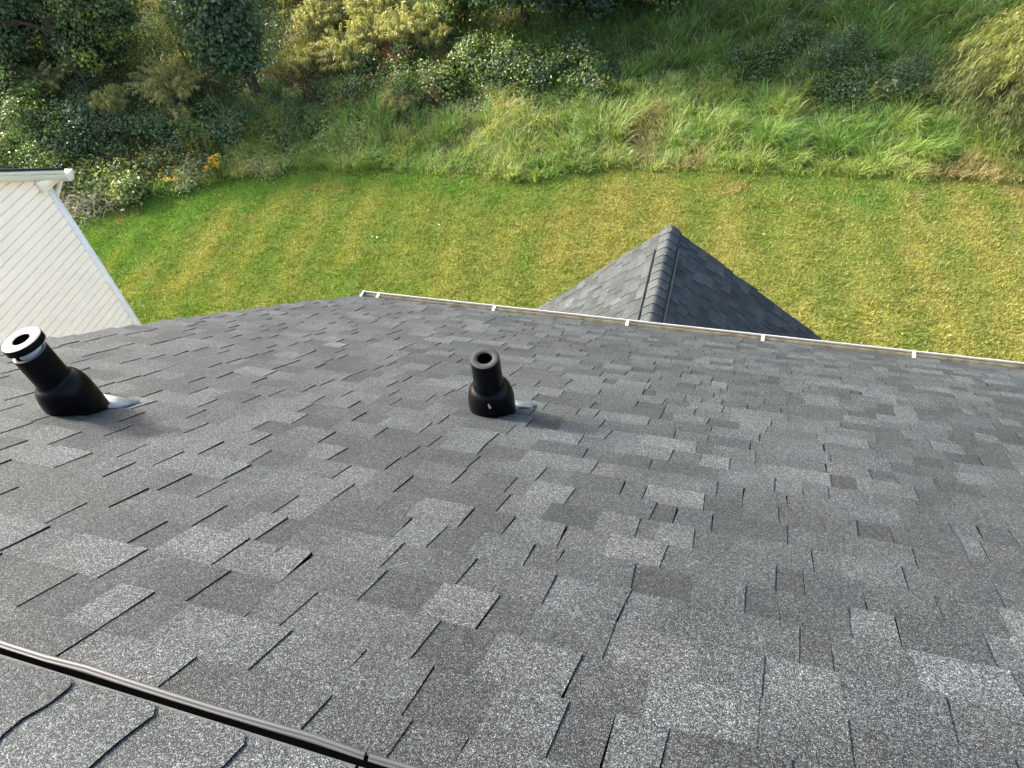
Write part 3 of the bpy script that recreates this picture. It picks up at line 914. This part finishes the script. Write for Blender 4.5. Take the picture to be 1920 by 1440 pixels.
def plumed(label, x, y, wd, ht, seed, col=(PLUME, PLUME2), stems=60, lean=(.0, 0.0)):
    """arching stems carrying feathery drooping sprays"""
    r = np.random.default_rng(seed)
    b = at_ground(x, y)
    t = empty('plumed_shrub', b, label, 'shrub', 'pale feathery shrubs on the bank')
    gs = Geo(); gp = Geo()
    for i in range(stems):
        a = r.uniform(0, 2 * np.pi); rad = wd * .5 * math.sqrt(r.random())
        h = ht * r.uniform(.65, 1.08) * (1 - .35 * (rad / (wd * .5)) ** 2)
        p0 = b + np.array([.22 * rad * math.cos(a), .22 * rad * math.sin(a), -.03])
        e = b + np.array([rad * math.cos(a) + lean[0] * h, rad * math.sin(a) + lean[1] * h, h])
        u = np.linspace(0, 1, 9)[:, None]
        out = np.array([math.cos(a), math.sin(a), 0])
        pts = p0 + (e - p0) * u + np.array([0, 0, .18 * h]) * np.sin(u * np.pi) + out * .10 * u ** 3 * wd - np.array([0, 0, .10 * h]) * u ** 4
        gs.tube(pts, .006 * (1.1 - .8 * u[:, 0]), 4)
        m = 62
        k = r.uniform(.30, 1.0, m); idx = k * 8; i0 = np.minimum(idx.astype(int), 7); fr = (idx - i0)[:, None]
        P = pts[i0] * (1 - fr) + pts[i0 + 1] * fr
        dd = unit(out * .55 + r.normal(size=(m, 3)) * .75 + np.array([0, 0, -.15]))
        ln = r.uniform(.09, .22, m)[:, None] * (1.25 - .7 * k[:, None])
        side = unit(np.cross(dd, r.normal(size=(m, 3)))) * .0075
        m1 = P + dd * ln * .55 + np.array([0, 0, -.01]); tip = P + dd * ln + np.array([0, 0, -1]) * ln * .45
        V = np.stack([P - side, P + side, m1 - side, m1 + side, tip], 1).reshape(-1, 3)
        q = np.arange(m)[:, None] * 5
        F = np.concatenate([q + np.array([f]) for f in ([0, 1, 3], [0, 3, 2], [2, 3, 4])])
        c = jitter(col, [1] * len(col), m, r, .2)
        gp.add(V, F, np.repeat(c, 5, 0))
    gs.build('stems', M_twig, t)
    gp.build('plumes', M_leaf, t)
    return t

# ------------------------------------------------------------------ lawn grass and tall grass
def build_lawn_grass():
    r = np.random.default_rng(11)
    n = 560000
    x = r.uniform(-17.5, 7.5, n); y = r.uniform(6.6, 15.9, n)
    d = edge_dist(x, y)
    # keep the part of the lawn not hidden below the roof edge, a margin wider than the view
    keep = (d < .15) & ~((x > -3.1) & (x < .75) & (y < 7.6))
    x, y = x[keep], y[keep]; n = len(x)
    z = ground_z(x, y)
    tuft = vnoise(x, y, .16)
    h = r.uniform(.022, .060, n) * (.65 + .75 * tuft)
    c = lawn_colour(x, y) * r.uniform(.65, 1.35, (n, 1)) * (.85 + .3 * vnoise(x + 3, y + 5, .11))[:, None]
    straw = r.random(n) < .07
    c[straw] = np.array([.34, .28, .12]) * r.uniform(.8, 1.2, (straw.sum(), 1))
    ang = r.uniform(0, 2 * np.pi, n)
    P = np.stack([x, y, z - .003], 1)
    s = np.stack([np.cos(ang), np.sin(ang), 0 * x], 1) * r.uniform(.006, .011, n)[:, None]
    la = r.uniform(0, 2 * np.pi, n)
    tip = P + np.stack([np.cos(la) * h * .9, np.sin(la) * h * .9, h], 1)
    V = np.stack([P - s, P + s, tip], 1).reshape(-1, 3)
    g = Geo(); g.add(V, np.arange(3 * n).reshape(-1, 3), np.repeat(c, 3, 0))
    o = g.build('lawn_grass', M_grass)
    tag(o, 'short mown grass, green with dry yellow patches', 'grass', kind='stuff')
build_lawn_grass()

def build_tall_grass():
    r = np.random.default_rng(12)
    g = Geo()
    m = 4300
    tx = r.uniform(-14.5, 9.0, m); ty = r.uniform(13.0, 26.0, m)
    d = edge_dist(tx, ty)
    p = np.where(d < 3.2, 1.0, .95) * ss(-14.8, -11.5, tx)
    p = np.where((tx < -7.0) & (d > 1.9), p * .25, p)
    keep = (d > .10) & (d < 10.5) & (r.random(m) < p)
    # a regular front row along the mown edge
    fx = np.arange(-15.2, 9, .16) + r.uniform(-.07, .07, len(np.arange(-15.2, 9, .16)))
    fy = np.interp(fx, EX, EY) + r.uniform(.05, .5, len(fx))
    tx = np.concatenate([tx[keep], fx]); ty = np.concatenate([ty[keep], fy]); d = edge_dist(tx, ty)
    per = 80
    nt_ = len(tx)
    tone = vnoise(tx, ty, 1.5); t2 = vnoise(tx + 31, ty, .6)
    hh = (.26 + .26 * vnoise(tx + 9, ty, .9)) * np.where(d < 3.0, 1.0, .9) * r.uniform(.65, 1.3, nt_)
    hh *= np.clip(.55 + d * .6, .6, 1.0)
    comb = 2 * np.pi * vnoise(tx + 70, ty + 13, .7) * 1.3 - 2.6 + r.normal(0, .6, nt_)
    k = np.repeat(np.arange(nt_), per); n = len(k)
    off = r.normal(0, .09, (n, 2))
    x = tx[k] + off[:, 0]; y = ty[k] + off[:, 1]
    ang = np.where(r.random(n) < .45, np.arctan2(off[:, 1], off[:, 0]), comb[k]) + r.normal(0, .7, n)
    h = hh[k] * r.uniform(.4, 1.15, n); lean = h * r.uniform(.35, 1.5, n)
    w = r.uniform(.008, .015, n)
    base = np.where((t2 + .3 * tone < .62)[:, None], np.array([.165, .290, .058]), np.array([.270, .355, .085]))
    base = np.where(((tone > .72) & (t2 > .55))[:, None], np.array([.30, .27, .10]), base)
    dark = ((d > 2.7) & (tx > -7))[:, None]  # the wood's shade on the slope painted in as darker green blades
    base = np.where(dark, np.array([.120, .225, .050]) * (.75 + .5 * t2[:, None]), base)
    c = base[k] * r.uniform(.6, 1.4, (n, 1))
    st = r.random(n) < (.06 + .16 * (tone[k] > .6) * (d[k] < 3))
    c[st] = np.array([.46, .40, .20]) * r.uniform(.7, 1.15, (st.sum(), 1))
    P = np.stack([x, y, ground_z(x, y) - .02], 1)
    blades(g, P, ang, h, lean, w, c, r)
    o = g.build('tall_grass', M_grass)
    tag(o, 'long unmown grass in tussocks on the bank behind the lawn', 'grass', kind='stuff')
build_tall_grass()

def build_ground_cover():
    r = np.random.default_rng(13)
    g = Geo()
    n = 190000
    x = r.uniform(-27, -3, n); y = r.uniform(7, 27, n)
    d = edge_dist(x, y)
    lim = np.where(x < -10, .25, 1.9)
    meadow = ss(6.3, 7.3, d) * ss(-13.5, -15.5, x)
    keep = (d > lim) & (d < 11) & (r.random(n) > meadow * .92) & ((x < -6) | (r.random(n) < .45))
    x, y, d = x[keep], y[keep], d[keep]; n = len(x)
    hmp = .06 + .42 * vnoise(x, y, .8) * vnoise(x + 40, y, .3) + .12 * vnoise(x, y + 22, .22)
    z = ground_z(x, y) + hmp * r.uniform(.35, 1.0, n) * np.clip(d * 1.2, .3, 1)
    t = vnoise(x + 11, y, 1.2)
    c = np.where((t < .45)[:, None], np.array(GREEN_B), np.where((t < .72)[:, None], np.array(GREEN_M) * .9, np.array(OLIVE)))
    c = c * r.uniform(.65, 1.4, (n, 1))
    pal = (d < 1.7) & (r.random(n) < .7)
    c[pal] = np.array(PALEG) * 1.5 * r.uniform(.7, 1.3, (pal.sum(), 1))  # pale weeds by the lawn, sunlight painted into their leaf colour
    br = r.random(n) < .06
    c[br] = np.array(RUST) * r.uniform(.6, 1.1, (br.sum(), 1))
    N_ = np.array([0, -.25, .8]) + r.normal(size=(n, 3)) * .5
    leaves(g, np.stack([x, y, z], 1), N_, r.uniform(.045, .10, n), .6, c, r)
    # thin weed stalks between the leaves
    m = 26000
    bx = r.uniform(-26, -4, m); by = r.uniform(7, 24, m); db = edge_dist(bx, by)
    k = (db > .15) & (db < 8.5); bx, by, db = bx[k], by[k], db[k]; m = len(bx)
    cb = jitter([GREEN_M, OLIVE, STRAW, GREEN_B], [3, 2, 1.5, 3], m, r, .25)
    hb = r.uniform(.2, .6, m) * np.clip(.4 + db * .5, .5, 1)
    blades(g, np.stack([bx, by, ground_z(bx, by) - .02], 1), r.uniform(0, 6.28, m), hb, hb * r.uniform(.2, .8, m), r.uniform(.006, .011, m), cb, r)
    o = g.build('ground_cover', M_leaf)
    tag(o, 'tangled ivy, weeds and bramble leaves covering the wild bank', 'ground cover', kind='stuff')
build_ground_cover()

# ------------------------------------------------------------------ trees
tree('broadleaf_tree', 'dense dark green tree in the upper left with a forked brown trunk', -18.55, 15.9, 3.9,
     [(-0.75, 0.45, 1.35, 0.62), (0.45, 0.35, 1.25, 0.62), (-0.35, 0.55, 2.1, 0.85), (0.75, 0.55, 2.1, 0.85), (.15, 0.55, 2.7, .75), (1.25, 0.55, 1.5, 0.65), (.85, -.3, .8, .5), (-1.0, 0, 2.3, .7), (1.4, .1, 2.5, .7), (1.75, .3, 1.15, .6), (1.95, .35, 1.9, .65), (.35, .45, .75, .5), (-.9, .45, .75, .5), (0.5, 0.35, 0.55, 0.4)], 101,
     [GREEN_D, (.10, .145, .045), GREEN_Y], [5, 2.5, 1.1], 560, 60, .17, .10, .65, .20, (-.25, .1), 12)  # yellow-green clumps mixed in as painted backlit highlights
tree('broadleaf_tree', 'bluish green tree at the far left corner, cut by the frame', -20.6, 15.7, 3.7,
     [(-.3, 0, 1.0, .75), (.45, .1, 1.3, .7), (-.2, .1, 2.1, .95), (.6, .1, 2.3, .75), (-1.0, 0, 1.7, .8), (.9, -.2, .9, .45), (-.4, -.3, .5, .45), (.5, -.3, .45, .45)], 102,
     [GREEN_B, GREEN_D], [3, 3], 420, 60, .17, .10, .65, .13, (.0, .1), 9)
tree('sapling', 'thin leaning sapling with sparse pale leaves beside the vine-covered tree', -15.2, 16.6, 3.0,
     [(-.45, .1, 1.75, .42), (-.2, .1, 2.3, .45), (-.65, .1, 1.2, .35), (-.5, .2, 2.8, .4)], 103,
     [OLIVE, GREEN_Y], [2, 2], 60, 40, .16, .06, .55, .028, (-.55, .2), 5)
tree('vine_covered_tree', 'tree smothered in large blue-green vine leaves with a dark hollow at its foot', -13.95, 17.15, 3.9,
     [(-.75, -.1, 1.35, .62), (-.1, -.1, 1.25, .6), (-1.15, 0, 1.9, .65), (-.4, -.05, 2.05, .8), (-.9, .1, 2.8, .8), (.0, .1, 2.8, .75), (.15, 0, 1.75, .5)], 104,
     [GREEN_B, (.060, .105, .065), GREEN_D], [4, 2, 1.5], 240, 55, .19, .115, .8, .15, (-.35, .1), 9)
tree('woodland_tree', 'tree with sunlit pale leaves at the left end of the dark wood', -8.55, 19.6, 4.3,
     [(-.35, -.15, .75, .45), (.35, -.2, .8, .5), (-.1, -.1, 1.35, .65), (.6, 0, 1.5, .6), (-.1, 0, 2.0, .8), (.6, .1, 2.7, .9), (0, .2, 3.4, .9)], 105,
     [GREEN_M, OLIVE, GREEN_D], [3, 2, 1.5], 260, 58, .17, .105, .65, .10, (0, .2), 9)
tree('woodland_tree', 'tree with a bare reddish trunk under the dark wood, mid top', -6.75, 19.35, 4.8,
     [(-.65, -.1, 1.25, .5), (.6, -.1, 1.2, .55), (0, -.1, 1.3, .5), (0, .2, 2.0, .95), (.7, .2, 2.9, .95), (-.5, .3, 3.2, .95), (.1, .3, 4.1, .8)], 106,
     [GREEN_D, GREEN_M, GREEN_B], [4, 1.2, 1], 300, 60, .18, .11, .65, .11, (0, .2), 9)
tree('woodland_tree', 'dark shaded tree in the middle of the wood, leaves almost to the ground', -5.3, 19.9, 5.0,
     [(-.5, -.3, .7, .5), (.4, -.3, .7, .55), (0, -.1, 1.2, .65), (0, 0, 1.9, .9), (.5, .2, 2.8, 1.0), (-.4, .3, 3.3, 1.0), (.2, .3, 4.3, .9)], 107,
     [(.034, .066, .030), GREEN_B], [4, 1], 300, 60, .18, .105, .65, .12, (0, .2), 9)
tree('woodland_tree', 'dark tree at the right end of the wood above the shaded grass', -3.9, 20.6, 5.0,
     [(-.5, -.3, .65, .5), (.3, -.3, .7, .5), (.9, -.1, .8, .5), (0, 0, 1.5, .85), (.6, .2, 2.6, 1.0), (-.3, .3, 3.4, 1.0), (.3, .3, 4.4, .8)], 108,
     [(.034, .066, .030), GREEN_B, OLIVE], [4, 1, .4], 300, 60, .18, .105, .65, .12, (0, .2), 9)

# drooping mass of narrow leaves at the right edge of the frame
def drooping_thicket(label, x, y, wd, ht, seed):
    r = np.random.default_rng(seed)
    b = at_ground(x, y)
    t = empty('drooping_thicket', b, label, 'thicket')
    gs = Geo(); g = Geo()
    for i in range(600):
        a = r.uniform(0, 2 * np.pi); rad = wd * .5 * math.sqrt(r.random())
        h = ht * r.uniform(.6, 1.0) * math.sqrt(max(.05, 1 - (rad / (wd * .52)) ** 2)) + .25
        out = np.array([math.cos(a), math.sin(a), 0])
        u = np.linspace(0, 1, 8)[:, None]
        e = b + out * rad + np.array([0, 0, h])
        p0 = b + out * rad * .4
        pts = p0 + (e - p0) * u + np.array([0, 0, .25 * h]) * np.sin(u * np.pi) + out * .35 * u ** 3 - np.array([0, 0, .45 * min(h, 1.2)]) * u ** 4
        if i % 3 == 0: gs.tube(pts, .007 * (1.1 - .8 * u[:, 0]), 4)
        m = 60
        k = r.uniform(.25, 1, m) * 7; i0 = np.minimum(k.astype(int), 6); fr = (k - i0)[:, None]
        P = pts[i0] * (1 - fr) + pts[i0 + 1] * fr + r.normal(0, .05, (m, 3))
        hi = (h > .62 * ht)  # sunlit top painted in: taller strands get lighter, yellower leaves
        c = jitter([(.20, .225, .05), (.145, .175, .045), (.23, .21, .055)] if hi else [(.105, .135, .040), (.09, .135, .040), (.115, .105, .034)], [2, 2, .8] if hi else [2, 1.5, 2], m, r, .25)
        la = a + r.normal(0, .8, m)
        blades(g, P, la, -r.uniform(.05, .15, m), r.uniform(.06, .16, m), r.uniform(.010, .017, m), c, r, curl=0)
    n = 260
    c0, cd0 = clump_points([(b[0], b[1], b[2] + ht * .45, wd * .42), (b[0] + .3, b[1], b[2] + ht * .75, wd * .3)], n, r)
    leaves(g, c0, cd0 + np.array([0, 0, .4]) + r.normal(size=(n, 3)) * .4, r.uniform(.07, .13, n), .85, jitter([PALEG, OLIVE], [1, 1], n, r), r)
    gs.build('stems', M_bark, t); g.build('foliage', M_grass, t)
drooping_thicket('mass of drooping narrow yellow-green leaves at the right edge, sunlit on top', 5.05, 17.75, 4.2, 2.3, 120)

# ------------------------------------------------------------------ bushes
BW = [3, 2.5, 1.2]
bush('broad bush of small glinting leaves directly above the white gable, far left', -18.7, 13.6, 2.3, 1.55, 201, [GREEN_B, GREEN_M, OLIVE], BW, .078, .6, 190, 50)
bush('glinting small-leaved bush at the left frame edge below the bluish tree', -20.0, 14.2, 1.9, 1.4, 202, [GREEN_B, GREEN_M, OLIVE], [2, 2, 2], .078, .6, 130, 48)
bush('bush with silvery pale leaves between the left shrubs and the white gable', -17.55, 14.45, 1.5, 1.1, 203, [(.11, .16, .10), GREEN_B], [3, 1], .075, .6, 95, 50)
bush('dark green bush just right of the white gable corner', -16.75, 13.75, 1.4, .85, 204, [GREEN_D, GREEN_B, GREEN_M], [2, 2, 1], .08, .6, 85, 50)
bush('low dark bramble mound above the yellow goldenrod flowers', -15.2, 14.65, 1.7, .8, 205, [GREEN_D, GREEN_B, GREEN_M], [1.5, 3, 1.5], .08, .6, 100, 50)
bush('low dark bramble mound below the vine-covered tree', -13.9, 15.5, 1.8, .7, 206, [GREEN_B, GREEN_D, GREEN_M], [3, 1.5, 2], .08, .6, 100, 50)
bush('dark green mound left of the long tussock grass', -12.5, 16.1, 1.5, .65, 207, [GREEN_D, GREEN_M], [3, 2], .06, .6, 80, 48)
bush('brown and olive weedy bush right of the vine-covered tree trunk', -12.95, 18.0, 1.5, 1.0, 208, [OLIVE, RUST, (.13, .10, .05)], [3, 1.2, 2], .05, .5, 95, 50)
bush('tall brownish bush between the vine-covered tree and the pale shrubs', -13.1, 19.3, 1.6, 1.4, 209, [OLIVE, (.14, .11, .06), GREEN_M], [3, 2, 1], .05, .5, 110, 50)
bush('mixed green bramble bush under the row of pale shrubs', -11.1, 17.5, 1.5, .75, 210, [GREEN_M, GREEN_B, RUST], [3, 2, .6], .065, .6, 85, 48)
bush('bramble with glossy leaves left of the middle, red stems showing', -9.5, 17.95, 1.5, .85, 211, [GREEN_M, GREEN_B, RUST], [3, 2, .8], .075, .6, 90, 50)
bush('sunlit glossy bramble below the leftmost woodland tree', -8.0, 17.9, 1.5, .95, 212, [GREEN_M, PALEG, GREEN_D, GREEN_Y], [3, 2, 1, 2], .085, .65, 95, 50)
bush('silvery glinting bramble on the bank below the reddish trunk', -6.6, 17.85, 1.5, .85, 213, [GREEN_M, (.15, .20, .13), GREEN_D, OLIVE], [3, 2.5, .7, 1.5], .085, .65, 95, 50)
bush('last silvery bramble to the right, beside the shaded grass slope', -5.1, 18.0, 1.4, .75, 214, [(.14, .19, .11), GREEN_M, GREEN_D, GREEN_Y], [2, 3, .7, 1], .085, .65, 80, 50)
bush('yellow-green climber leaves along the foot of the dark wood', -7.3, 18.75, 1.5, .6, 215, [GREEN_Y, GREEN_M, OLIVE], [2, 2, 1], .08, .65, 75, 48)
bush('leftmost of the dark bushes on the shaded slope', -.95, 18.75, 1.2, .6, 216, [GREEN_D, GREEN_M], [3, 1.5], .06, .6, 70, 45, group='dark bushes on the shaded slope')
bush('broadest dark bush in the middle of the shaded slope', .55, 18.55, 2.0, .8, 217, [GREEN_D, GREEN_B, GREEN_M], [3, 1.2, 1.2], .06, .6, 140, 48, group='dark bushes on the shaded slope')
bush('lower dark bush with a grey withered tip at the foot of the shaded slope', 1.5, 18.05, 1.5, .65, 218, [GREEN_D, GREEN_B, (.16, .15, .13)], [3, 1.2, .25], .06, .6, 95, 48, group='dark bushes on the shaded slope')
bush('dark rounded bush beside the drooping thicket on the right', 2.5, 18.3, 1.5, .8, 219, [GREEN_B, GREEN_D], [2, 2], .06, .6, 100, 48, group='dark bushes on the shaded slope')
bush('pale broad-leaved plants right of the twig pile', -15.6, 12.95, 1.3, .55, 220, [PALEG, GREEN_Y, GREEN_M], [3, 2, 1], .10, .65, 65, 40, group='pale weeds along the lawn edge')
bush('pale leafy weeds behind the twig pile beside the gable', -16.55, 12.75, 1.0, .5, 221, [PALEG, GREEN_Y, GREEN_M], [2, 2, 2], .09, .65, 55, 40, group='pale weeds along the lawn edge')
bush('low grey-green weeds by the goldenrod at the lawn corner', -14.1, 13.75, 1.2, .42, 222, [(.28, .33, .15), (.27, .30, .17)], [2, 2], .06, .5, 65, 45, group='pale weeds along the lawn edge')  # pale weeds, brightened in colour to look sunlit
bush('whitish green weeds where the lawn edge meets the long grass', -12.5, 14.65, 1.5, .42, 223, [(.30, .34, .19), (.27, .33, .14)], [2, 2], .05, .5, 75, 45, group='pale weeds along the lawn edge')  # own whitish green, lifted to paint in sunlight

# pale feathery shrubs
plumed('largest feathery yellow-green shrub left of the vine-covered tree', -15.9, 16.2, 2.0, 1.25, 301, stems=120)
plumed('bright yellow feathery shrub below the dark tree, above the silvery bush', -17.2, 15.1, 1.0, .95, 302, stems=60)
plumed('feathery shrub leaning left over the dark bramble mound', -15.4, 15.35, 1.0, .75, 303, stems=55, lean=(-.25, -.1))
plumed('small feathery tuft hanging under the bright yellow shrub', -17.3, 14.45, .5, .5, 304, stems=26)
plumed('feathery shrub at the foot of the bluish corner tree', -19.3, 15.2, 1.6, .85, 305, stems=75)
plumed('lowest broad feathery shrub in the pale upper group', -11.7, 18.4, 1.7, 1.25, 306, stems=110)
plumed('topmost feathery shrub of the pale upper group', -11.3, 19.9, 1.5, 1.3, 307, stems=90)
plumed('right feathery shrub of the pale upper group, next to the wood', -10.0, 19.0, 1.4, 1.2, 308, stems=85)
plumed('feathery shrub at the left of the pale upper group', -12.85, 19.2, 1.2, 1.2, 309, stems=75, lean=(.1, 0))
plumed('small upright feathery shrub rising from the brown weeds', -12.75, 17.95, .8, .9, 310, stems=50)
plumed('feathery spray in front of the sunlit woodland tree', -9.2, 19.05, 1.0, .75, 311, stems=50)
plumed('buff feathery shrub at the top edge behind the brownish bush', -14.0, 20.4, 1.5, 1.1, 312, col=((.33, .28, .13), PLUME), stems=80)
plumed('feathery shrub in the middle of the pale upper group', -11.0, 19.1, 1.4, 1.25, 313, stems=85)
plumed('low isolated feathery tuft in the long grass below the brambles', -9.55, 16.85, .95, .45, 314, stems=50)
plumed('little feathery tuft at the foot of the vine-covered tree', -12.75, 17.0, .55, .55, 315, stems=28)

# goldenrod, dead weeds, twig pile
def goldenrod(label, x, y, wd, ht, seed, heads, stems=34, cols=(GREEN_Y, OLIVE)):
    r = np.random.default_rng(seed); b = at_ground(x, y)
    t = empty('goldenrod', b, label, 'flower', 'goldenrod plants at the lawn edge')
    g = Geo()
    tips = []
    for i in range(stems):
        a = r.uniform(0, 6.28); rad = wd * .5 * math.sqrt(r.random())
        p0 = b + np.array([rad * math.cos(a) * .8, rad * math.sin(a) * .8, -.02]); e = p0 + np.array([.25 * rad * math.cos(a), .25 * rad * math.sin(a), ht * r.uniform(.6, 1)])
        u = np.linspace(0, 1, 5)[:, None]; pts = p0 + (e - p0) * u
        g.tube(pts, .004, 4, (.10, .13, .03)); tips.append(e)
        m = 26; k = r.uniform(.15, 1, m)[:, None]
        P = p0 + (e - p0) * k
        c = jitter(cols, [1] * len(cols), m, r, .2)
        leaves(g, P + r.normal(0, .02, (m, 3)), r.normal(size=(m, 3)) + np.array([0, 0, .8]), r.uniform(.05, .09, m), .22, c, r)
    g.build('stems', M_leaf, t)
    for i in range(heads):
        e = tips[i % len(tips)]; m = 60
        k = r.random(m)
        P = e + np.stack([r.normal(0, .035, m) + .05 * k, r.normal(0, .035, m), -.10 + .15 * k], 1)
        gf = Geo(); leaves(gf, P, r.normal(size=(m, 3)) + np.array([0, 0, .6]), r.uniform(.02, .035, m), .9, np.array(GOLD) * r.uniform(.8, 1.15, (m, 1)), r)
        gf.build('flower_head', M_leaf, t)
goldenrod('goldenrod with three bright yellow heads at the corner of the lawn', -13.6, 14.0, .7, .6, 401, 7, 18, (GREEN_M, PALEG))
goldenrod('yellowing goldenrod with small flowers above the pale weeds', -15.25, 13.75, 1.1, .5, 402, 8, 30)
goldenrod('tall yellow-green stems behind the yellow flower heads', -14.2, 14.5, .9, .75, 403, 0, 44)
goldenrod('wide stand of yellow-green stems below the dark bramble mounds', -12.7, 15.2, 1.4, .75, 404, 0, 60)
goldenrod('goldenrod with a few flowers in front of the pale weeds', -14.65, 13.35, .7, .38, 405, 4, 16)
bush('rust brown withered weeds above the pale plants by the gable', -16.3, 13.45, 1.0, .55, 501, [RUST, (.28, .17, .09)], [2, 2], .05, .4, 60, 42, name='withered_weed', cat='weed', group='withered brown weeds')
bush('thin brown withered weeds left of the tall yellow stems', -15.2, 14.05, .8, .55, 502, [RUST, (.20, .13, .08)], [2, 2], .045, .4, 45, 40, name='withered_weed', cat='weed', group='withered brown weeds')
bush('reddish withered bramble under the pale upper shrubs', -10.3, 18.5, .9, .45, 503, [(.34, .15, .09), RUST], [2, 2], .05, .4, 45, 40, name='withered_weed', cat='weed', group='withered brown weeds')

def twig_pile(label, x, y, seed):
    r = np.random.default_rng(seed); b = at_ground(x, y)
    g = Geo()
    for i in range(80):
        p = b + np.array([r.normal(0, .42), r.normal(0, .28), r.uniform(.0, .28)])
        a = r.uniform(0, 6.28); ln = r.uniform(.3, .95)
        u = np.linspace(-.5, .5, 6)[:, None]
        d = np.array([math.cos(a), math.sin(a) * .7, r.normal(0, .25)])
        pts = p + d * ln * u + np.array([0, 0, r.uniform(.02, .18)]) * (1 - 4 * u ** 2) + r.normal(0, .012, (6, 3))
        g.tube(pts, r.uniform(.004, .012) * np.linspace(1, .5, 6), 5)
    o = g.build('twig_pile', M_twig)
    tag(o, label, 'twigs')
twig_pile('heap of bare grey twigs at the lawn edge beside the white gable', -16.25, 12.15, 601)

neigh.rotation_euler.z = math.radians(6)

# pale leaves fallen on the lawn
r = np.random.default_rng(77)
fg = Geo()
fg.add([[0, -.03, 0], [.018, -.004, .012], [0, .032, .004], [-.018, -.004, .012]], [[0, 1, 2], [0, 2, 3]], (.55, .47, .25))
leaf0 = fg.build('fallen_leaf', M_leaf)
spots = [(r.uniform(1.6, 5.5), r.uniform(9.0, 11.2)) for _ in range(16)] + [(r.uniform(-9, 1.0), r.uniform(10.3, 14.0)) for _ in range(10)]
for i, (lx, ly) in enumerate(spots):
    o = leaf0
    if i:
        o = leaf0.copy(); COL.objects.link(o)
    o.location = (lx, ly, .052); o.rotation_euler = (r.normal(0, .3), r.normal(0, .3), r.uniform(0, 6.28)); k = r.uniform(.8, 1.5); o.scale = (k, k, k)
    tag(o, 'small pale dry leaf fallen on the mown lawn', 'leaf', 'pale leaves fallen on the lawn')

dl = Geo()
dl.add([[0, -.022, 0], [.014, -.004, .009], [0, .024, .004], [-.014, -.004, .009]], [[0, 1, 2], [0, 2, 3]], (.20, .105, .045))
dl0 = dl.build('dry_leaf', M_leaf)
for i, dx in enumerate((-2.02, -1.985, -1.93, -1.955)):
    o = dl0
    if i: o = dl0.copy(); COL.objects.link(o)
    o.location = (dx, gy + .035 + .012 * (i % 2), gz - .095 + .006 * i); o.rotation_euler = (.3 * i, .4, 1.3 * i)
    tag(o, 'brown dry leaf lying in the gutter beside a bracket', 'leaf', 'dry leaves caught in the gutter')
